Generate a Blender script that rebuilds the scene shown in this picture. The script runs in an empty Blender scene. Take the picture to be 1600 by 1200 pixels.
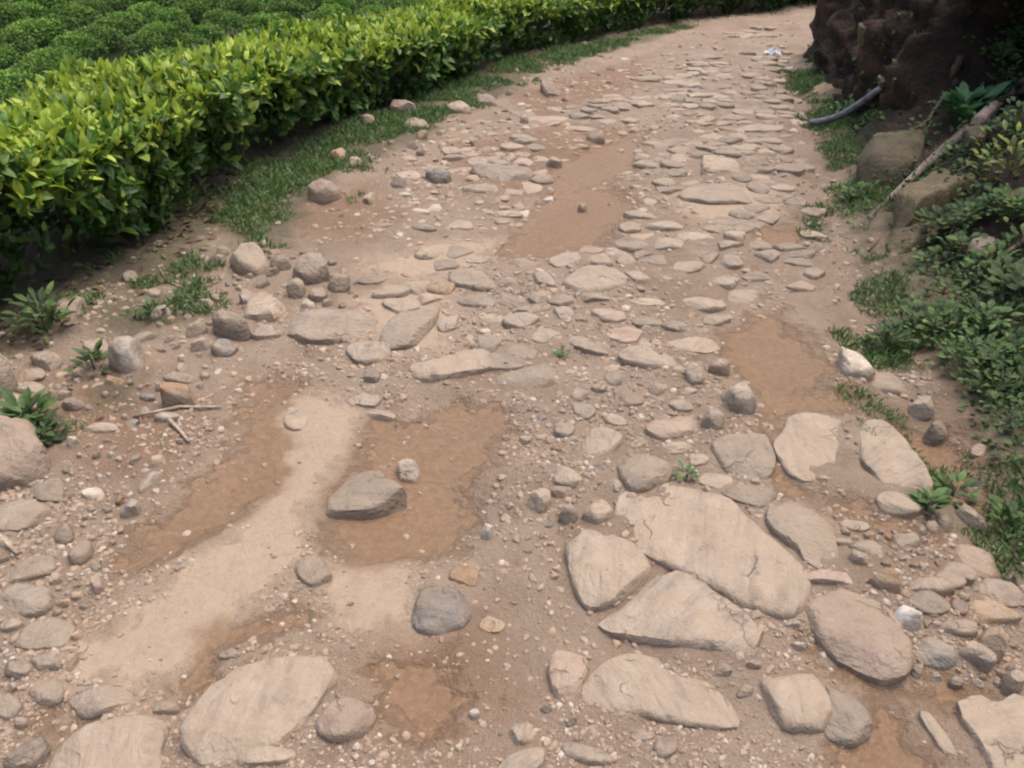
import bpy, math, random
import numpy as np
from mathutils import Vector, Matrix, noise as mnoise
from mathutils.bvhtree import BVHTree

random.seed(7)
RNG = np.random.default_rng(7)
SC = bpy.context.scene
C = SC.collection
R = math.radians

# ------------------------------------------------------------------ camera
CAM_H, PITCH, FPX = 1.6, R(32.3), 1250.0          # photo pixels: 1600 x 1200
cam_d = bpy.data.cameras.new('camera')
cam_d.sensor_width = 36.0
cam_d.lens = 36.0 * FPX / 1600.0
cam_d.clip_start = 0.05
cam_d.clip_end = 2000
cam = bpy.data.objects.new('camera', cam_d)
C.objects.link(cam)
cam.location = (0, 0, CAM_H)
cam.rotation_euler = (R(90) - PITCH, 0, 0)
SC.camera = cam

# ------------------------------------------------------------------ world, sun, exposure
SUN_EL, SUN_AZ = R(74), R(60)                     # azimuth from +Y (ahead) towards +X (right)
w = bpy.data.worlds.new('World')
SC.world = w
w.use_nodes = True
wn = w.node_tree
bg = wn.nodes['Background']
sky = wn.nodes.new('ShaderNodeTexSky')
sky.sky_type = 'NISHITA'
sky.sun_disc = False
sky.sun_elevation = SUN_EL
sky.sun_rotation = SUN_AZ
sky.air_density = 1.0
sky.dust_density = 6.0
sky.ozone_density = 0.6
wn.links.new(sky.outputs[0], bg.inputs[0])
bg.inputs[1].default_value = 0.15
sun_d = bpy.data.lights.new('sun', 'SUN')
sun_d.energy = 1.1
sun_d.angle = R(50)
sun_d.color = (1.0, 0.93, 0.84)
sun = bpy.data.objects.new('sun', sun_d)
C.objects.link(sun)
sdir = Vector((math.sin(SUN_AZ) * math.cos(SUN_EL), math.cos(SUN_AZ) * math.cos(SUN_EL), math.sin(SUN_EL)))
sun.rotation_euler = sdir.to_track_quat('Z', 'Y').to_euler()
SC.view_settings.view_transform = 'Standard'
SC.view_settings.look = 'None'
SC.view_settings.gamma = 1
SC.view_settings.exposure = 0.85
SC.cycles.filter_width = 2.2                      # the photograph is soft
SC.cycles.max_bounces = 4
SC.cycles.diffuse_bounces = 3

# ------------------------------------------------------------------ pixel -> place
SP, CP = math.sin(PITCH), math.cos(PITCH)
def ray(px, py):
    u, v = (px - 800) / FPX, (py - 600) / FPX
    return (u, CP - v * SP, -SP - v * CP)
def G(px, py, z=0.0):
    d = ray(px, py)
    t = (z - CAM_H) / d[2]
    return (d[0] * t, d[1] * t)

# ------------------------------------------------------------------ numpy noise
def _hash(ix, iy, seed):
    n = (ix.astype(np.int64) * 374761393 + iy.astype(np.int64) * 668265263 + seed * 1442695041) & 0xffffffff
    n = ((n ^ (n >> 13)) * 1274126177) & 0xffffffff
    return ((n ^ (n >> 16)) & 0xffff) / 65535.0
def vn(x, y, seed=0):
    x = np.asarray(x, float); y = np.asarray(y, float)
    ix, iy = np.floor(x), np.floor(y)
    fx, fy = x - ix, y - iy
    fx = fx * fx * (3 - 2 * fx); fy = fy * fy * (3 - 2 * fy)
    a = _hash(ix, iy, seed); b = _hash(ix + 1, iy, seed); c = _hash(ix, iy + 1, seed); d = _hash(ix + 1, iy + 1, seed)
    return (a * (1 - fx) + b * fx) * (1 - fy) + (c * (1 - fx) + d * fx) * fy - 0.5
def fbm(x, y, seed=0, o=4, gain=0.5):
    s, a, f = 0, 1.0, 1.0
    for i in range(o):
        s = s + a * vn(x * f + 17.3 * i, y * f - 9.1 * i, seed + i)
        a *= gain; f *= 2.03
    return s
def sstep(a, b, x):
    t = np.clip((x - a) / (b - a), 0, 1)
    return t * t * (3 - 2 * t)

# ------------------------------------------------------------------ polylines and polygons on the ground
def pts(flat, z=0.0):
    return [G(flat[i], flat[i + 1], z) for i in range(0, len(flat), 2)]
HEDGE = [(-9, -40), (-3.6, -2.0), (-2.75, 1.4)] + pts([0, 500, 150, 425, 290, 345, 400, 250, 500, 207, 600, 170, 690, 132, 800, 88, 900, 62, 1000, 42, 1150, 22, 1270, 6]) + [(7.5, 14.2), (14, 15.5), (60, 19), (200, 30)]
FOOT = [(6, -40), (2.0, -2.0), (1.5, 0.6)] + pts([1720, 1010, 1640, 860, 1570, 740, 1495, 620, 1435, 520, 1390, 430, 1350, 335, 1318, 250, 1292, 180, 1262, 110, 1245, 78]) + [(3.6, 9.6), (5.0, 10.5), (8, 11.4), (14, 12.4), (60, 15), (200, 24)]
def sdist(x, y, line):
    """signed distance to a polyline, positive on its left"""
    x = np.asarray(x, float); y = np.asarray(y, float)
    best = np.full(x.shape, 1e9); sg = np.ones(x.shape)
    for (ax, ay), (bx, by) in zip(line[:-1], line[1:]):
        dx, dy = bx - ax, by - ay
        t = np.clip(((x - ax) * dx + (y - ay) * dy) / (dx * dx + dy * dy), 0, 1)
        ex, ey = x - ax - t * dx, y - ay - t * dy
        d = np.hypot(ex, ey)
        s = np.where(dx * ey - dy * ex >= 0, 1.0, -1.0)
        m = d < best - 1e-9
        best = np.where(m, d, best); sg = np.where(m, s, sg)
    return best * sg
def polysd(x, y, poly):
    """signed distance to polygon, positive inside"""
    x = np.asarray(x, float); y = np.asarray(y, float)
    best = np.full(x.shape, 1e9); ins = np.zeros(x.shape, bool)
    n = len(poly)
    for i in range(n):
        ax, ay = poly[i]; bx, by = poly[(i + 1) % n]
        dx, dy = bx - ax, by - ay
        t = np.clip(((x - ax) * dx + (y - ay) * dy) / (dx * dx + dy * dy + 1e-12), 0, 1)
        best = np.minimum(best, np.hypot(x - ax - t * dx, y - ay - t * dy))
        if ay != by:
            c = ((ay > y) != (by > y)) & (x < (bx - ax) * (y - ay) / (by - ay) + ax)
            ins ^= c
    return np.where(ins, best, -best)
def unionsd(x, y, polys):
    r = np.full(np.asarray(x, float).shape, -9.0)
    for p in polys:
        r = np.maximum(r, polysd(x, y, p))
    return r

DAMP = [pts(f) for f in (
    [392, 592, 455, 588, 480, 602, 440, 640, 452, 690, 450, 742, 400, 790, 330, 832, 270, 862, 190, 898, 168, 880, 222, 820, 300, 770, 362, 705, 378, 650],
    [560, 660, 600, 640, 650, 652, 700, 620, 770, 630, 802, 660, 790, 700, 740, 732, 738, 800, 722, 850, 650, 870, 560, 880, 515, 850, 498, 800, 560, 700],
    [1130, 512, 1190, 482, 1215, 458, 1240, 500, 1290, 540, 1302, 580, 1232, 612, 1200, 640, 1150, 580, 1120, 556],
    [1190, 620, 1232, 600, 1325, 600, 1332, 636, 1232, 650, 1212, 722, 1290, 776, 1352, 776, 1345, 806, 1230, 772, 1205, 740],
    [370, 955, 500, 945, 480, 975, 405, 985, 365, 1010, 330, 1080, 280, 1095, 268, 1078, 310, 1000],
    [1268, 1012, 1330, 1040, 1400, 1066, 1420, 1110, 1460, 1170, 1490, 1260, 1260, 1260, 1330, 1160, 1362, 1130, 1340, 1070],
    [820, 330, 880, 285, 962, 290, 1000, 315, 940, 385, 860, 408, 780, 396],
    [850, 262, 920, 226, 1010, 200, 1000, 262, 900, 300, 850, 290], [1180, 360, 1240, 340, 1260, 372, 1190, 392],
    [1430, 1050, 1540, 1050, 1566, 1085, 1512, 1090, 1470, 1112, 1432, 1082],
    [66, 1110, 132, 1126, 104, 1180, 56, 1180], [600, 1040, 700, 1030, 760, 1100, 640, 1160, 590, 1100],
    [1400, 640, 1470, 640, 1590, 780, 1560, 800, 1470, 740], [1300, 800, 1390, 800, 1470, 830, 1430, 850, 1330, 830])]
SAND = [pts(f) for f in (
    [400, 640, 480, 610, 560, 640, 548, 700, 490, 770, 462, 850, 380, 950, 300, 1040, 205, 1062, 112, 1062, 130, 1010, 240, 930, 340, 850, 430, 770],
    [520, 880, 640, 862, 652, 965, 560, 976, 505, 930], [585, 420, 700, 380, 780, 372, 740, 410, 640, 440],
    [1060, 300, 1200, 290, 1210, 330, 1090, 340], [560, 470, 690, 455, 700, 540, 600, 560])]
RED = [pts(f) for f in (
    [440, 345, 560, 285, 650, 320, 560, 390, 470, 375], [860, 300, 990, 290, 980, 360, 850, 410, 790, 395],
    [700, 230, 880, 190, 1000, 200, 900, 300, 760, 300], [790, 150, 1000, 90, 1010, 130, 850, 190],
    [1400, 450, 1470, 460, 1600, 780, 1560, 800], [560, 980, 760, 960, 820, 1100, 600, 1190], [100, 590, 200, 600, 330, 680, 250, 760, 90, 700])]
GRASS_L = [pts(f) for f in (
    [290, 322, 350, 285, 400, 240, 500, 200, 600, 165, 690, 135, 690, 205, 600, 245, 530, 262, 470, 345, 455, 385, 380, 392, 320, 352],
    [120, 478, 320, 448, 330, 492, 200, 536, 140, 520], [660, 148, 800, 88, 1000, 48, 1080, 40, 1010, 68, 860, 105, 800, 140, 700, 180],
    [20, 640, 90, 660, 100, 690, 50, 690], [150, 430, 300, 370, 330, 420, 200, 470], [150, 600, 220, 600, 200, 640, 150, 640])]
GRASS_R = [pts(f) for f in (
    [1335, 612, 1440, 622, 1500, 720, 1512, 792, 1462, 778, 1400, 672], [1275, 150, 1345, 150, 1352, 205, 1302, 250, 1285, 200],
    [1330, 285, 1392, 292, 1372, 390, 1336, 350], [1225, 95, 1262, 110, 1280, 150, 1245, 140], [1330, 520, 1385, 510, 1400, 545, 1345, 540],
    [1560, 730, 1620, 740, 1640, 860, 1590, 850], [1260, 320, 1300, 330, 1290, 360, 1255, 345], [1350, 380, 1395, 420, 1440, 500, 1420, 520, 1385, 480, 1345, 420])]

def base_z(x, y):
    """large shape of the place: level road, slope falling behind the hedge, hill on the right"""
    dh = sdist(x, y, HEDGE); df = -sdist(x, y, FOOT)
    z = -3.9 * sstep(0.7, 8.0, dh) + 0.21 * np.clip(dh - 8, 0, 26) + 0.05 * sstep(0.0, 0.4, dh)
    z = z + 0.16 * np.clip(dh - 34, 0, 1e9) ** 1.06
    z = z - 0.07 * np.exp(-((df + 0.12) / 0.16) ** 2) + 0.28 * np.clip(df - 0.5, 0, 1e9)
    return z
def road_z(x, y):
    x = np.asarray(x, float); y = np.asarray(y, float)
    z = base_z(x, y)
    dm = sstep(-0.1, 0.12, unionsd(x, y, DAMP)); sm = sstep(-0.1, 0.12, unionsd(x, y, SAND))
    z = z + 0.05 * fbm(x * 1.3, y * 1.3, 3, 3) + (0.022 * fbm(x * 7, y * 7, 11, 4, 0.6)) * (1 - 0.75 * np.maximum(dm, sm))
    rub = sstep(-0.1, 0.25, fbm(x * 1.1 + 5, y * 1.1, 91, 2)) * (1 - np.maximum(dm, sm))
    z = z + 0.022 * rub * (0.3 - np.abs(fbm(x * 4.5, y * 6.0, 57, 3)))
    return z - 0.025 * dm
_gx, _gy = np.arange(-6, 8.01, 0.025), np.arange(-2, 17.01, 0.025)
_GZ = road_z(*np.meshgrid(_gx, _gy))
def gz(x, y):
    """height of the road sheet, looked up"""
    i = min(max((x + 6) / 0.025, 0), len(_gx) - 1.001); j = min(max((y + 2) / 0.025, 0), len(_gy) - 1.001)
    a, b = int(i), int(j); f, g = i - a, j - b
    return float((_GZ[b, a] * (1 - f) + _GZ[b, a + 1] * f) * (1 - g) + (_GZ[b + 1, a] * (1 - f) + _GZ[b + 1, a + 1] * f) * g)

# ------------------------------------------------------------------ object helpers
def tag(o, label=None, cat=None, group=None, kind=None):
    if label: o['label'] = label
    if cat: o['category'] = cat
    if group: o['group'] = group
    if kind: o['kind'] = kind
    return o
def link(name, me, mat=None, parent=None, loc=(0, 0, 0)):
    o = bpy.data.objects.new(name, me)
    C.objects.link(o)
    if me is not None and mat is not None and len(me.materials) == 0:
        me.materials.append(mat)
    o.location = loc
    if parent is not None:
        o.parent = parent
    return o
def np_mesh(name, V, F, smooth=True, attrs=None):
    """V (n,3), F (m,k) all the same k"""
    V = np.asarray(V, np.float32); F = np.asarray(F, np.int32)
    me = bpy.data.meshes.new(name)
    m, k = F.shape
    me.vertices.add(len(V)); me.vertices.foreach_set('co', V.ravel())
    me.loops.add(m * k); me.loops.foreach_set('vertex_index', F.ravel())
    me.polygons.add(m)
    me.polygons.foreach_set('loop_start', np.arange(0, m * k, k, dtype=np.int32))
    me.polygons.foreach_set('loop_total', np.full(m, k, np.int32))
    me.polygons.foreach_set('use_smooth', np.full(m, bool(smooth)))
    for nm, a in (attrs or {}).items():
        at = me.attributes.new(nm, 'FLOAT', 'POINT')
        at.data.foreach_set('value', np.asarray(a, np.float32).ravel())
    me.update(calc_edges=True)
    me.validate()
    return me
def grid_faces(nr, nc):
    i = np.arange(nr - 1)[:, None] * nc + np.arange(nc - 1)[None, :]
    return np.stack([i, i + 1, i + nc + 1, i + nc], -1).reshape(-1, 4)

# ------------------------------------------------------------------ materials
class NT:
    def __init__(s, name):
        s.m = bpy.data.materials.new(name); s.m.use_nodes = True
        s.t = s.m.node_tree; s.b = s.t.nodes['Principled BSDF']; s.out = s.t.nodes['Material Output']
    def n(s, typ, **kw):
        nd = s.t.nodes.new(typ)
        for k, v in kw.items(): setattr(nd, k, v)
        return nd
    def l(s, a, b): s.t.links.new(a, b)
    def set(s, sock, v):
        if hasattr(v, 'is_output') or isinstance(v, bpy.types.NodeSocket): s.l(v, sock)
        else: sock.default_value = v
    def noise(s, vec, scale, detail=4, rough=0.55, dist=0.0):
        n = s.n('ShaderNodeTexNoise'); s.l(vec, n.inputs['Vector'])
        n.inputs['Scale'].default_value = scale; n.inputs['Detail'].default_value = detail
        n.inputs['Roughness'].default_value = rough; n.inputs['Distortion'].default_value = dist
        return n.outputs['Fac']
    def math(s, op, a, b=0.0, clamp=False):
        n = s.n('ShaderNodeMath', operation=op, use_clamp=clamp); s.set(n.inputs[0], a); s.set(n.inputs[1], b); return n.outputs[0]
    def ramp(s, v, lo, hi, a=0.0, b=1.0):
        n = s.n('ShaderNodeMapRange', interpolation_type='SMOOTHSTEP'); s.set(n.inputs[0], v)
        n.inputs[1].default_value = lo; n.inputs[2].default_value = hi; n.inputs[3].default_value = a; n.inputs[4].default_value = b
        return n.outputs[0]
    def mix(s, f, a, b):
        n = s.n('ShaderNodeMix', data_type='RGBA'); s.set(n.inputs[0], f)
        for sock, v in ((n.inputs[6], a), (n.inputs[7], b)):
            s.set(sock, (*v, 1) if isinstance(v, tuple) and len(v) == 3 else v)
        return n.outputs[2]
    def attr(s, nm):
        return s.n('ShaderNodeAttribute', attribute_name=nm).outputs['Fac']
    def bump(s, h, strength, dist):
        n = s.n('ShaderNodeBump'); s.l(h, n.inputs['Height'])
        n.inputs['Strength'].default_value = strength; n.inputs['Distance'].default_value = dist
        s.l(n.outputs[0], s.b.inputs['Normal'])

def mat_stone(name, ca, cb, stain=(0.16, 0.105, 0.065), stain_amt=0.5, band=0.5, rough=0.82, dust=(0.295, 0.23, 0.168)):
    s = NT(name)
    tc = s.n('ShaderNodeTexCoord'); oi = s.n('ShaderNodeObjectInfo')
    off = s.n('ShaderNodeVectorMath', operation='SCALE'); s.l(oi.outputs['Location'], off.inputs[0]); off.inputs[3].default_value = 3.7
    add = s.n('ShaderNodeVectorMath', operation='ADD'); s.l(tc.outputs['Object'], add.inputs[0]); s.l(off.outputs[0], add.inputs[1])
    v = add.outputs[0]
    rot = s.n('ShaderNodeVectorRotate', rotation_type='AXIS_ANGLE'); s.l(v, rot.inputs[0]); rot.inputs['Axis'].default_value = (0.3, 0.2, 1)
    s.l(s.math('MULTIPLY', oi.outputs['Random'], 6.28), rot.inputs['Angle'])
    st = s.n('ShaderNodeVectorMath', operation='MULTIPLY'); s.l(rot.outputs[0], st.inputs[0]); st.inputs[1].default_value = (5, 26, 30)
    big = s.noise(v, 7, 5, 0.6); fine = s.noise(v, 75, 4, 0.65); bnd = s.noise(st.outputs[0], 1.0, 4, 0.6, 0.6)
    col = s.mix(s.ramp(big, 0.3, 0.7), ca, cb)
    col = s.mix(s.math('MULTIPLY', s.ramp(bnd, 0.42, 0.66), band), col, tuple(c * 0.62 for c in ca))
    col = s.mix(s.math('MULTIPLY', s.ramp(s.noise(v, 11, 5, 0.65), 0.5, 0.72), stain_amt), col, stain)
    col = s.mix(s.math('MULTIPLY', s.ramp(s.noise(v, 16, 4, 0.6), 0.40, 0.60), 0.75), col, dust)
    col = s.mix(s.ramp(fine, 0.62, 0.8, 0, 0.5), col, tuple(min(1, c * 1.5) for c in cb))
    col = s.mix(s.ramp(fine, 0.4, 0.2, 0, 0.55), col, tuple(c * 0.4 for c in ca))
    col = s.mix(s.ramp(s.noise(v, 24, 3, 0.5), 0.66, 0.76, 0, 0.6), col, tuple(c * 0.42 for c in ca))
    hsv = s.n('ShaderNodeHueSaturation'); s.l(col, hsv.inputs['Color'])
    s.l(s.ramp(oi.outputs['Random'], 0, 1, 0.78, 1.1), hsv.inputs['Value'])
    s.l(hsv.outputs[0], s.b.inputs['Base Color'])
    s.b.inputs['Roughness'].default_value = rough
    vo = s.n('ShaderNodeTexVoronoi', feature='DISTANCE_TO_EDGE'); vo.inputs['Scale'].default_value = 9
    wv = s.n('ShaderNodeVectorMath', operation='ADD'); s.l(v, wv.inputs[0])
    nz = s.n('ShaderNodeTexNoise'); nz.inputs['Scale'].default_value = 14; s.l(v, nz.inputs['Vector'])
    sc = s.n('ShaderNodeVectorMath', operation='SCALE'); s.l(nz.outputs['Color'], sc.inputs[0]); sc.inputs[3].default_value = 0.12
    s.l(sc.outputs[0], wv.inputs[1]); s.l(wv.outputs[0], vo.inputs['Vector'])
    crack = s.math('MULTIPLY', s.ramp(vo.outputs['Distance'], 0.0, 0.03, 1, 0), s.ramp(s.noise(v, 6, 2), 0.58, 0.68))
    col2 = s.mix(s.math('MULTIPLY', crack, 0.3), hsv.outputs[0], tuple(c * 0.35 for c in ca))
    s.l(col2, s.b.inputs['Base Color'])
    big = s.math('SUBTRACT', big, s.math('MULTIPLY', crack, 0.35))
    h = s.math('ADD', s.math('MULTIPLY', big, 1.2), s.math('ADD', s.math('MULTIPLY', fine, 0.3), s.math('MULTIPLY', bnd, 0.8 * band + 0.2)))
    s.bump(h, 0.85, 0.024)
    return s.m
M = {}
M['tan'] = mat_stone('stone_tan', (0.27, 0.215, 0.165), (0.34, 0.275, 0.21))
M['grey'] = mat_stone('stone_grey', (0.245, 0.20, 0.16), (0.32, 0.262, 0.205), band=0.6)
M['pink'] = mat_stone('stone_pink', (0.275, 0.20, 0.155), (0.345, 0.262, 0.205), band=0.35)
M['orange'] = mat_stone('stone_orange', (0.285, 0.185, 0.105), (0.33, 0.235, 0.15), stain=(0.3, 0.13, 0.04))
M['white'] = mat_stone('stone_white', (0.40, 0.335, 0.27), (0.52, 0.45, 0.37), stain_amt=0.3, band=0.25)
M['quartz'] = mat_stone('stone_quartz', (0.62, 0.58, 0.53), (0.75, 0.71, 0.66), stain_amt=0.2, band=0.1)
M['blue'] = mat_stone('stone_bluegrey', (0.17, 0.155, 0.14), (0.28, 0.25, 0.215), band=0.7)
M['dark'] = mat_stone('stone_dark', (0.05, 0.036, 0.022), (0.085, 0.062, 0.036), dust=(0.075, 0.07, 0.032))
M['mossy'] = mat_stone('stone_mossy', (0.13, 0.095, 0.055), (0.20, 0.15, 0.09), stain=(0.05, 0.055, 0.02), stain_amt=0.8, dust=(0.10, 0.085, 0.04))

def mat_road():
    s = NT('road_dirt')
    geo = s.n('ShaderNodeNewGeometry'); v = geo.outputs['Position']
    n1 = s.noise(v, 2.2, 6, 0.6); n2 = s.noise(v, 9, 6, 0.62); n3 = s.noise(v, 45, 5, 0.7); n4 = s.noise(v, 170, 3, 0.7)
    edge = s.math('ADD', s.math('MULTIPLY', s.math('SUBTRACT', n2, 0.5), 0.42), s.math('MULTIPLY', s.math('SUBTRACT', n3, 0.5), 0.14))
    def mask(nm, soft=0.045, k=1.0):
        return s.ramp(s.math('ADD', s.attr(nm), s.math('MULTIPLY', edge, k)), -soft, soft)
    col = s.mix(s.ramp(n1, 0.35, 0.65), (0.265, 0.192, 0.136), (0.32, 0.243, 0.178))
    col = s.mix(s.ramp(n2, 0.5, 0.75, 0, 0.7), col, (0.36, 0.285, 0.215))
    col = s.mix(s.ramp(n2, 0.45, 0.28, 0, 0.6), col, (0.20, 0.128, 0.085))
    col = s.mix(s.math('MULTIPLY', mask('red', 0.12), 0.6), col, (0.215, 0.115, 0.065))
    sd = s.ramp(s.math('ADD', s.math('ADD', s.attr('sand'), 0.035), s.math('MULTIPLY', edge, 0.8)), -0.07, 0.07)
    col = s.mix(s.math('MULTIPLY', sd, 0.9), col, s.mix(s.ramp(n3, 0.3, 0.7), (0.285, 0.213, 0.15), (0.335, 0.257, 0.186)))
    col = s.mix(s.math('MULTIPLY', mask('veg', 0.1), 0.75), col, s.mix(s.ramp(n3, 0.4, 0.6), (0.085, 0.06, 0.038), (0.075, 0.085, 0.035)))
    col = s.mix(s.ramp(n4, 0.58, 0.75, 0, 0.55), col, (0.42, 0.33, 0.26))
    col = s.mix(s.ramp(n4, 0.42, 0.25, 0, 0.6), col, (0.11, 0.07, 0.048))
    dm = s.ramp(s.math('ADD', s.attr('damp'), s.math('MULTIPLY', edge, 0.9)), -0.06, 0.05)
    dcol = s.mix(s.ramp(n3, 0.35, 0.65), (0.15, 0.084, 0.041), (0.195, 0.118, 0.064))
    dcol = s.mix(s.ramp(s.noise(v, 26, 5, 0.7), 0.6, 0.72, 0, 0.75), dcol, (0.29, 0.20, 0.13))
    col = s.mix(s.math('MULTIPLY', dm, 0.95), col, dcol)
    s.l(col, s.b.inputs['Base Color'])
    s.l(s.math('SUBTRACT', 0.92, s.math('MULTIPLY', dm, 0.36)), s.b.inputs['Roughness'])
    smooth = s.math('SUBTRACT', 1.0, s.math('MULTIPLY', s.math('MAXIMUM', dm, sd), 0.72))
    h = s.math('ADD', s.math('MULTIPLY', n3, 0.9), s.math('ADD', s.math('MULTIPLY', n4, 0.45), n2))
    s.bump(s.math('MULTIPLY', h, smooth), 0.9, 0.03)
    return s.m
def mat_leaf(name, dark, mid, young, rough=0.45, trans=0.25, lo=0.82, hi=1.15):
    s = NT(name)
    tone = s.attr('tone'); oi = s.n('ShaderNodeObjectInfo')
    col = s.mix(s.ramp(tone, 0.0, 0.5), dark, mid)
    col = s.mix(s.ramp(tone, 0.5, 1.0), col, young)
    hsv = s.n('ShaderNodeHueSaturation'); s.l(col, hsv.inputs['Color'])
    s.l(s.ramp(oi.outputs['Random'], 0, 1, lo, hi), hsv.inputs['Value'])
    s.l(hsv.outputs[0], s.b.inputs['Base Color'])
    s.b.inputs['Roughness'].default_value = rough
    tr = s.n('ShaderNodeBsdfTranslucent'); s.l(hsv.outputs[0], tr.inputs[0])
    mx = s.n('ShaderNodeMixShader'); mx.inputs[0].default_value = trans
    s.l(s.b.outputs[0], mx.inputs[1]); s.l(tr.outputs[0], mx.inputs[2]); s.l(mx.outputs[0], s.out.inputs['Surface'])
    return s.m
def mat_simple(name, a, b, scale=12, rough=0.8, bump=0.5, bd=0.01):
    s = NT(name); v = s.n('ShaderNodeTexCoord').outputs['Object']
    n = s.noise(v, scale, 5, 0.62)
    s.l(s.mix(s.ramp(n, 0.35, 0.65), a, b), s.b.inputs['Base Color'])
    s.b.inputs['Roughness'].default_value = rough
    if bump: s.bump(n, bump, bd)
    return s.m
def mat_pebble():
    s = NT('pebbles'); t = s.attr('tone')
    r = s.n('ShaderNodeValToRGB'); s.l(t, r.inputs[0])
    e = r.color_ramp.elements
    e[0].position = 0; e[0].color = (0.21, 0.15, 0.11, 1); e[1].position = 1; e[1].color = (0.43, 0.36, 0.30, 1)
    for p, c in ((0.3, (0.26, 0.195, 0.142)), (0.6, (0.30, 0.235, 0.18)), (0.8, (0.32, 0.225, 0.15)), (0.9, (0.37, 0.31, 0.25))):
        x = e.new(p); x.color = (*c, 1)
    s.l(r.outputs[0], s.b.inputs['Base Color']); s.b.inputs['Roughness'].default_value = 0.85
    s.bump(s.noise(s.n('ShaderNodeNewGeometry').outputs['Position'], 160, 3), 0.5, 0.005)
    return s.m
def mat_bank():
    s = NT('bank_soil')
    v = s.n('ShaderNodeNewGeometry').outputs['Position']
    n1 = s.noise(v, 1.7, 5, 0.6); n2 = s.noise(v, 7, 6, 0.65); n3 = s.noise(v, 34, 5, 0.7)
    cut = s.attr('cut')
    col = s.mix(s.ramp(n2, 0.35, 0.65), (0.022, 0.014, 0.010), (0.065, 0.037, 0.023))
    col = s.mix(s.ramp(n1, 0.52, 0.68, 0, 0.75), col, (0.135, 0.068, 0.034))
    col = s.mix(s.ramp(n3, 0.6, 0.75, 0, 0.5), col, (0.19, 0.125, 0.08))
    low = s.mix(s.ramp(n2, 0.4, 0.6), (0.085, 0.05, 0.03), (0.045, 0.03, 0.018))
    low = s.mix(s.ramp(n1, 0.45, 0.6, 0, 0.8), low, (0.045, 0.06, 0.02))
    col = s.mix(cut, low, col)
    s.l(col, s.b.inputs['Base Color']); s.b.inputs['Roughness'].default_value = 0.95
    s.bump(s.math('ADD', n2, s.math('MULTIPLY', n3, 0.9)), 1.0, 0.1)
    return s.m
M['road'] = mat_road()
M['bank'] = mat_bank()
M['pebble'] = mat_pebble()
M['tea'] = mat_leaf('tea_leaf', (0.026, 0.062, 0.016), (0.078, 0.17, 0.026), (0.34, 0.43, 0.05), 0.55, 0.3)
M['fieldtea'] = mat_leaf('tea_leaf_field', (0.03, 0.075, 0.015), (0.10, 0.205, 0.028), (0.19, 0.31, 0.04), 0.75, 0.2, 0.75, 1.2)
M['weed'] = mat_leaf('weed_leaf', (0.028, 0.055, 0.016), (0.06, 0.12, 0.03), (0.13, 0.2, 0.055), 0.7, 0.2, 0.7, 1.25)
M['broad'] = mat_leaf('broad_leaf', (0.06, 0.16, 0.07), (0.13, 0.30, 0.12), (0.22, 0.42, 0.16), 0.6, 0.3)
M['lime'] = mat_leaf('yellow_leaf', (0.06, 0.09, 0.02), (0.16, 0.2, 0.04), (0.33, 0.35, 0.06), 0.5, 0.2)
M['grass'] = mat_leaf('grass_blade', (0.04, 0.08, 0.022), (0.09, 0.165, 0.045), (0.17, 0.22, 0.08), 0.6, 0.25)
M['litter'] = mat_leaf('dry_leaf', (0.06, 0.04, 0.022), (0.13, 0.09, 0.045), (0.12, 0.14, 0.045), 0.8, 0.1)
M['bark'] = mat_simple('bark', (0.10, 0.07, 0.048), (0.19, 0.145, 0.105), 22)
M['root'] = mat_simple('weathered_root', (0.16, 0.115, 0.095), (0.27, 0.205, 0.175), 18)
M['twig'] = mat_simple('dry_twig', (0.26, 0.2, 0.15), (0.4, 0.33, 0.26), 30)
M['pipe'] = mat_simple('pipe_plastic', (0.085, 0.09, 0.105), (0.20, 0.195, 0.20), 24, 0.6, 0.2, 0.003)
M['paper'] = mat_simple('crumpled_paper', (0.6, 0.62, 0.68), (0.82, 0.83, 0.86), 20, 0.7, 0.4)
M['terrain'] = mat_simple('hill_soil', (0.018, 0.035, 0.01), (0.04, 0.045, 0.018), 0.8, 0.95, 0.6, 0.1)

# ------------------------------------------------------------------ ground: road sheet and the wider terrain
def build_road():
    ys = [-1.6]
    while ys[-1] < 16.5:
        ys.append(ys[-1] + max(0.018, 0.0065 * max(ys[-1], 0) + 0.008) * (1.0 if ys[-1] > 0.6 else 2.5))
    ys = np.array(ys)
    xs = np.concatenate([np.arange(-5.0, -2.4, 0.06), np.arange(-2.4, 2.4, 0.021), np.arange(2.4, 7.0, 0.05)])
    X, Y = np.meshgrid(xs, ys)
    Z = road_z(X, Y)
    dh = sdist(X, Y, HEDGE)
    veg = np.maximum(unionsd(X, Y, GRASS_L + GRASS_R), np.minimum(dh + 0.10 + 0.16 * sstep(5.5, 4.0, Y), 0.4))
    veg = np.maximum(veg, np.clip(-sdist(X, Y, FOOT) - 0.02, -0.5, 0.4))
    at = {'damp': np.clip(unionsd(X, Y, DAMP), -0.5, 0.5), 'sand': np.clip(unionsd(X, Y, SAND), -0.5, 0.5),
          'red': np.clip(unionsd(X, Y, RED), -0.5, 0.5), 'veg': np.clip(veg, -0.5, 0.5)}
    me = np_mesh('dirt_road', np.stack([X, Y, Z], -1).reshape(-1, 3), grid_faces(len(ys), len(xs)), True, at)
    return tag(link('dirt_road', me, M['road']), 'rough tan dirt road with damp brown patches and embedded stones', 'road', kind='structure')
ROAD = build_road()
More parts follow.
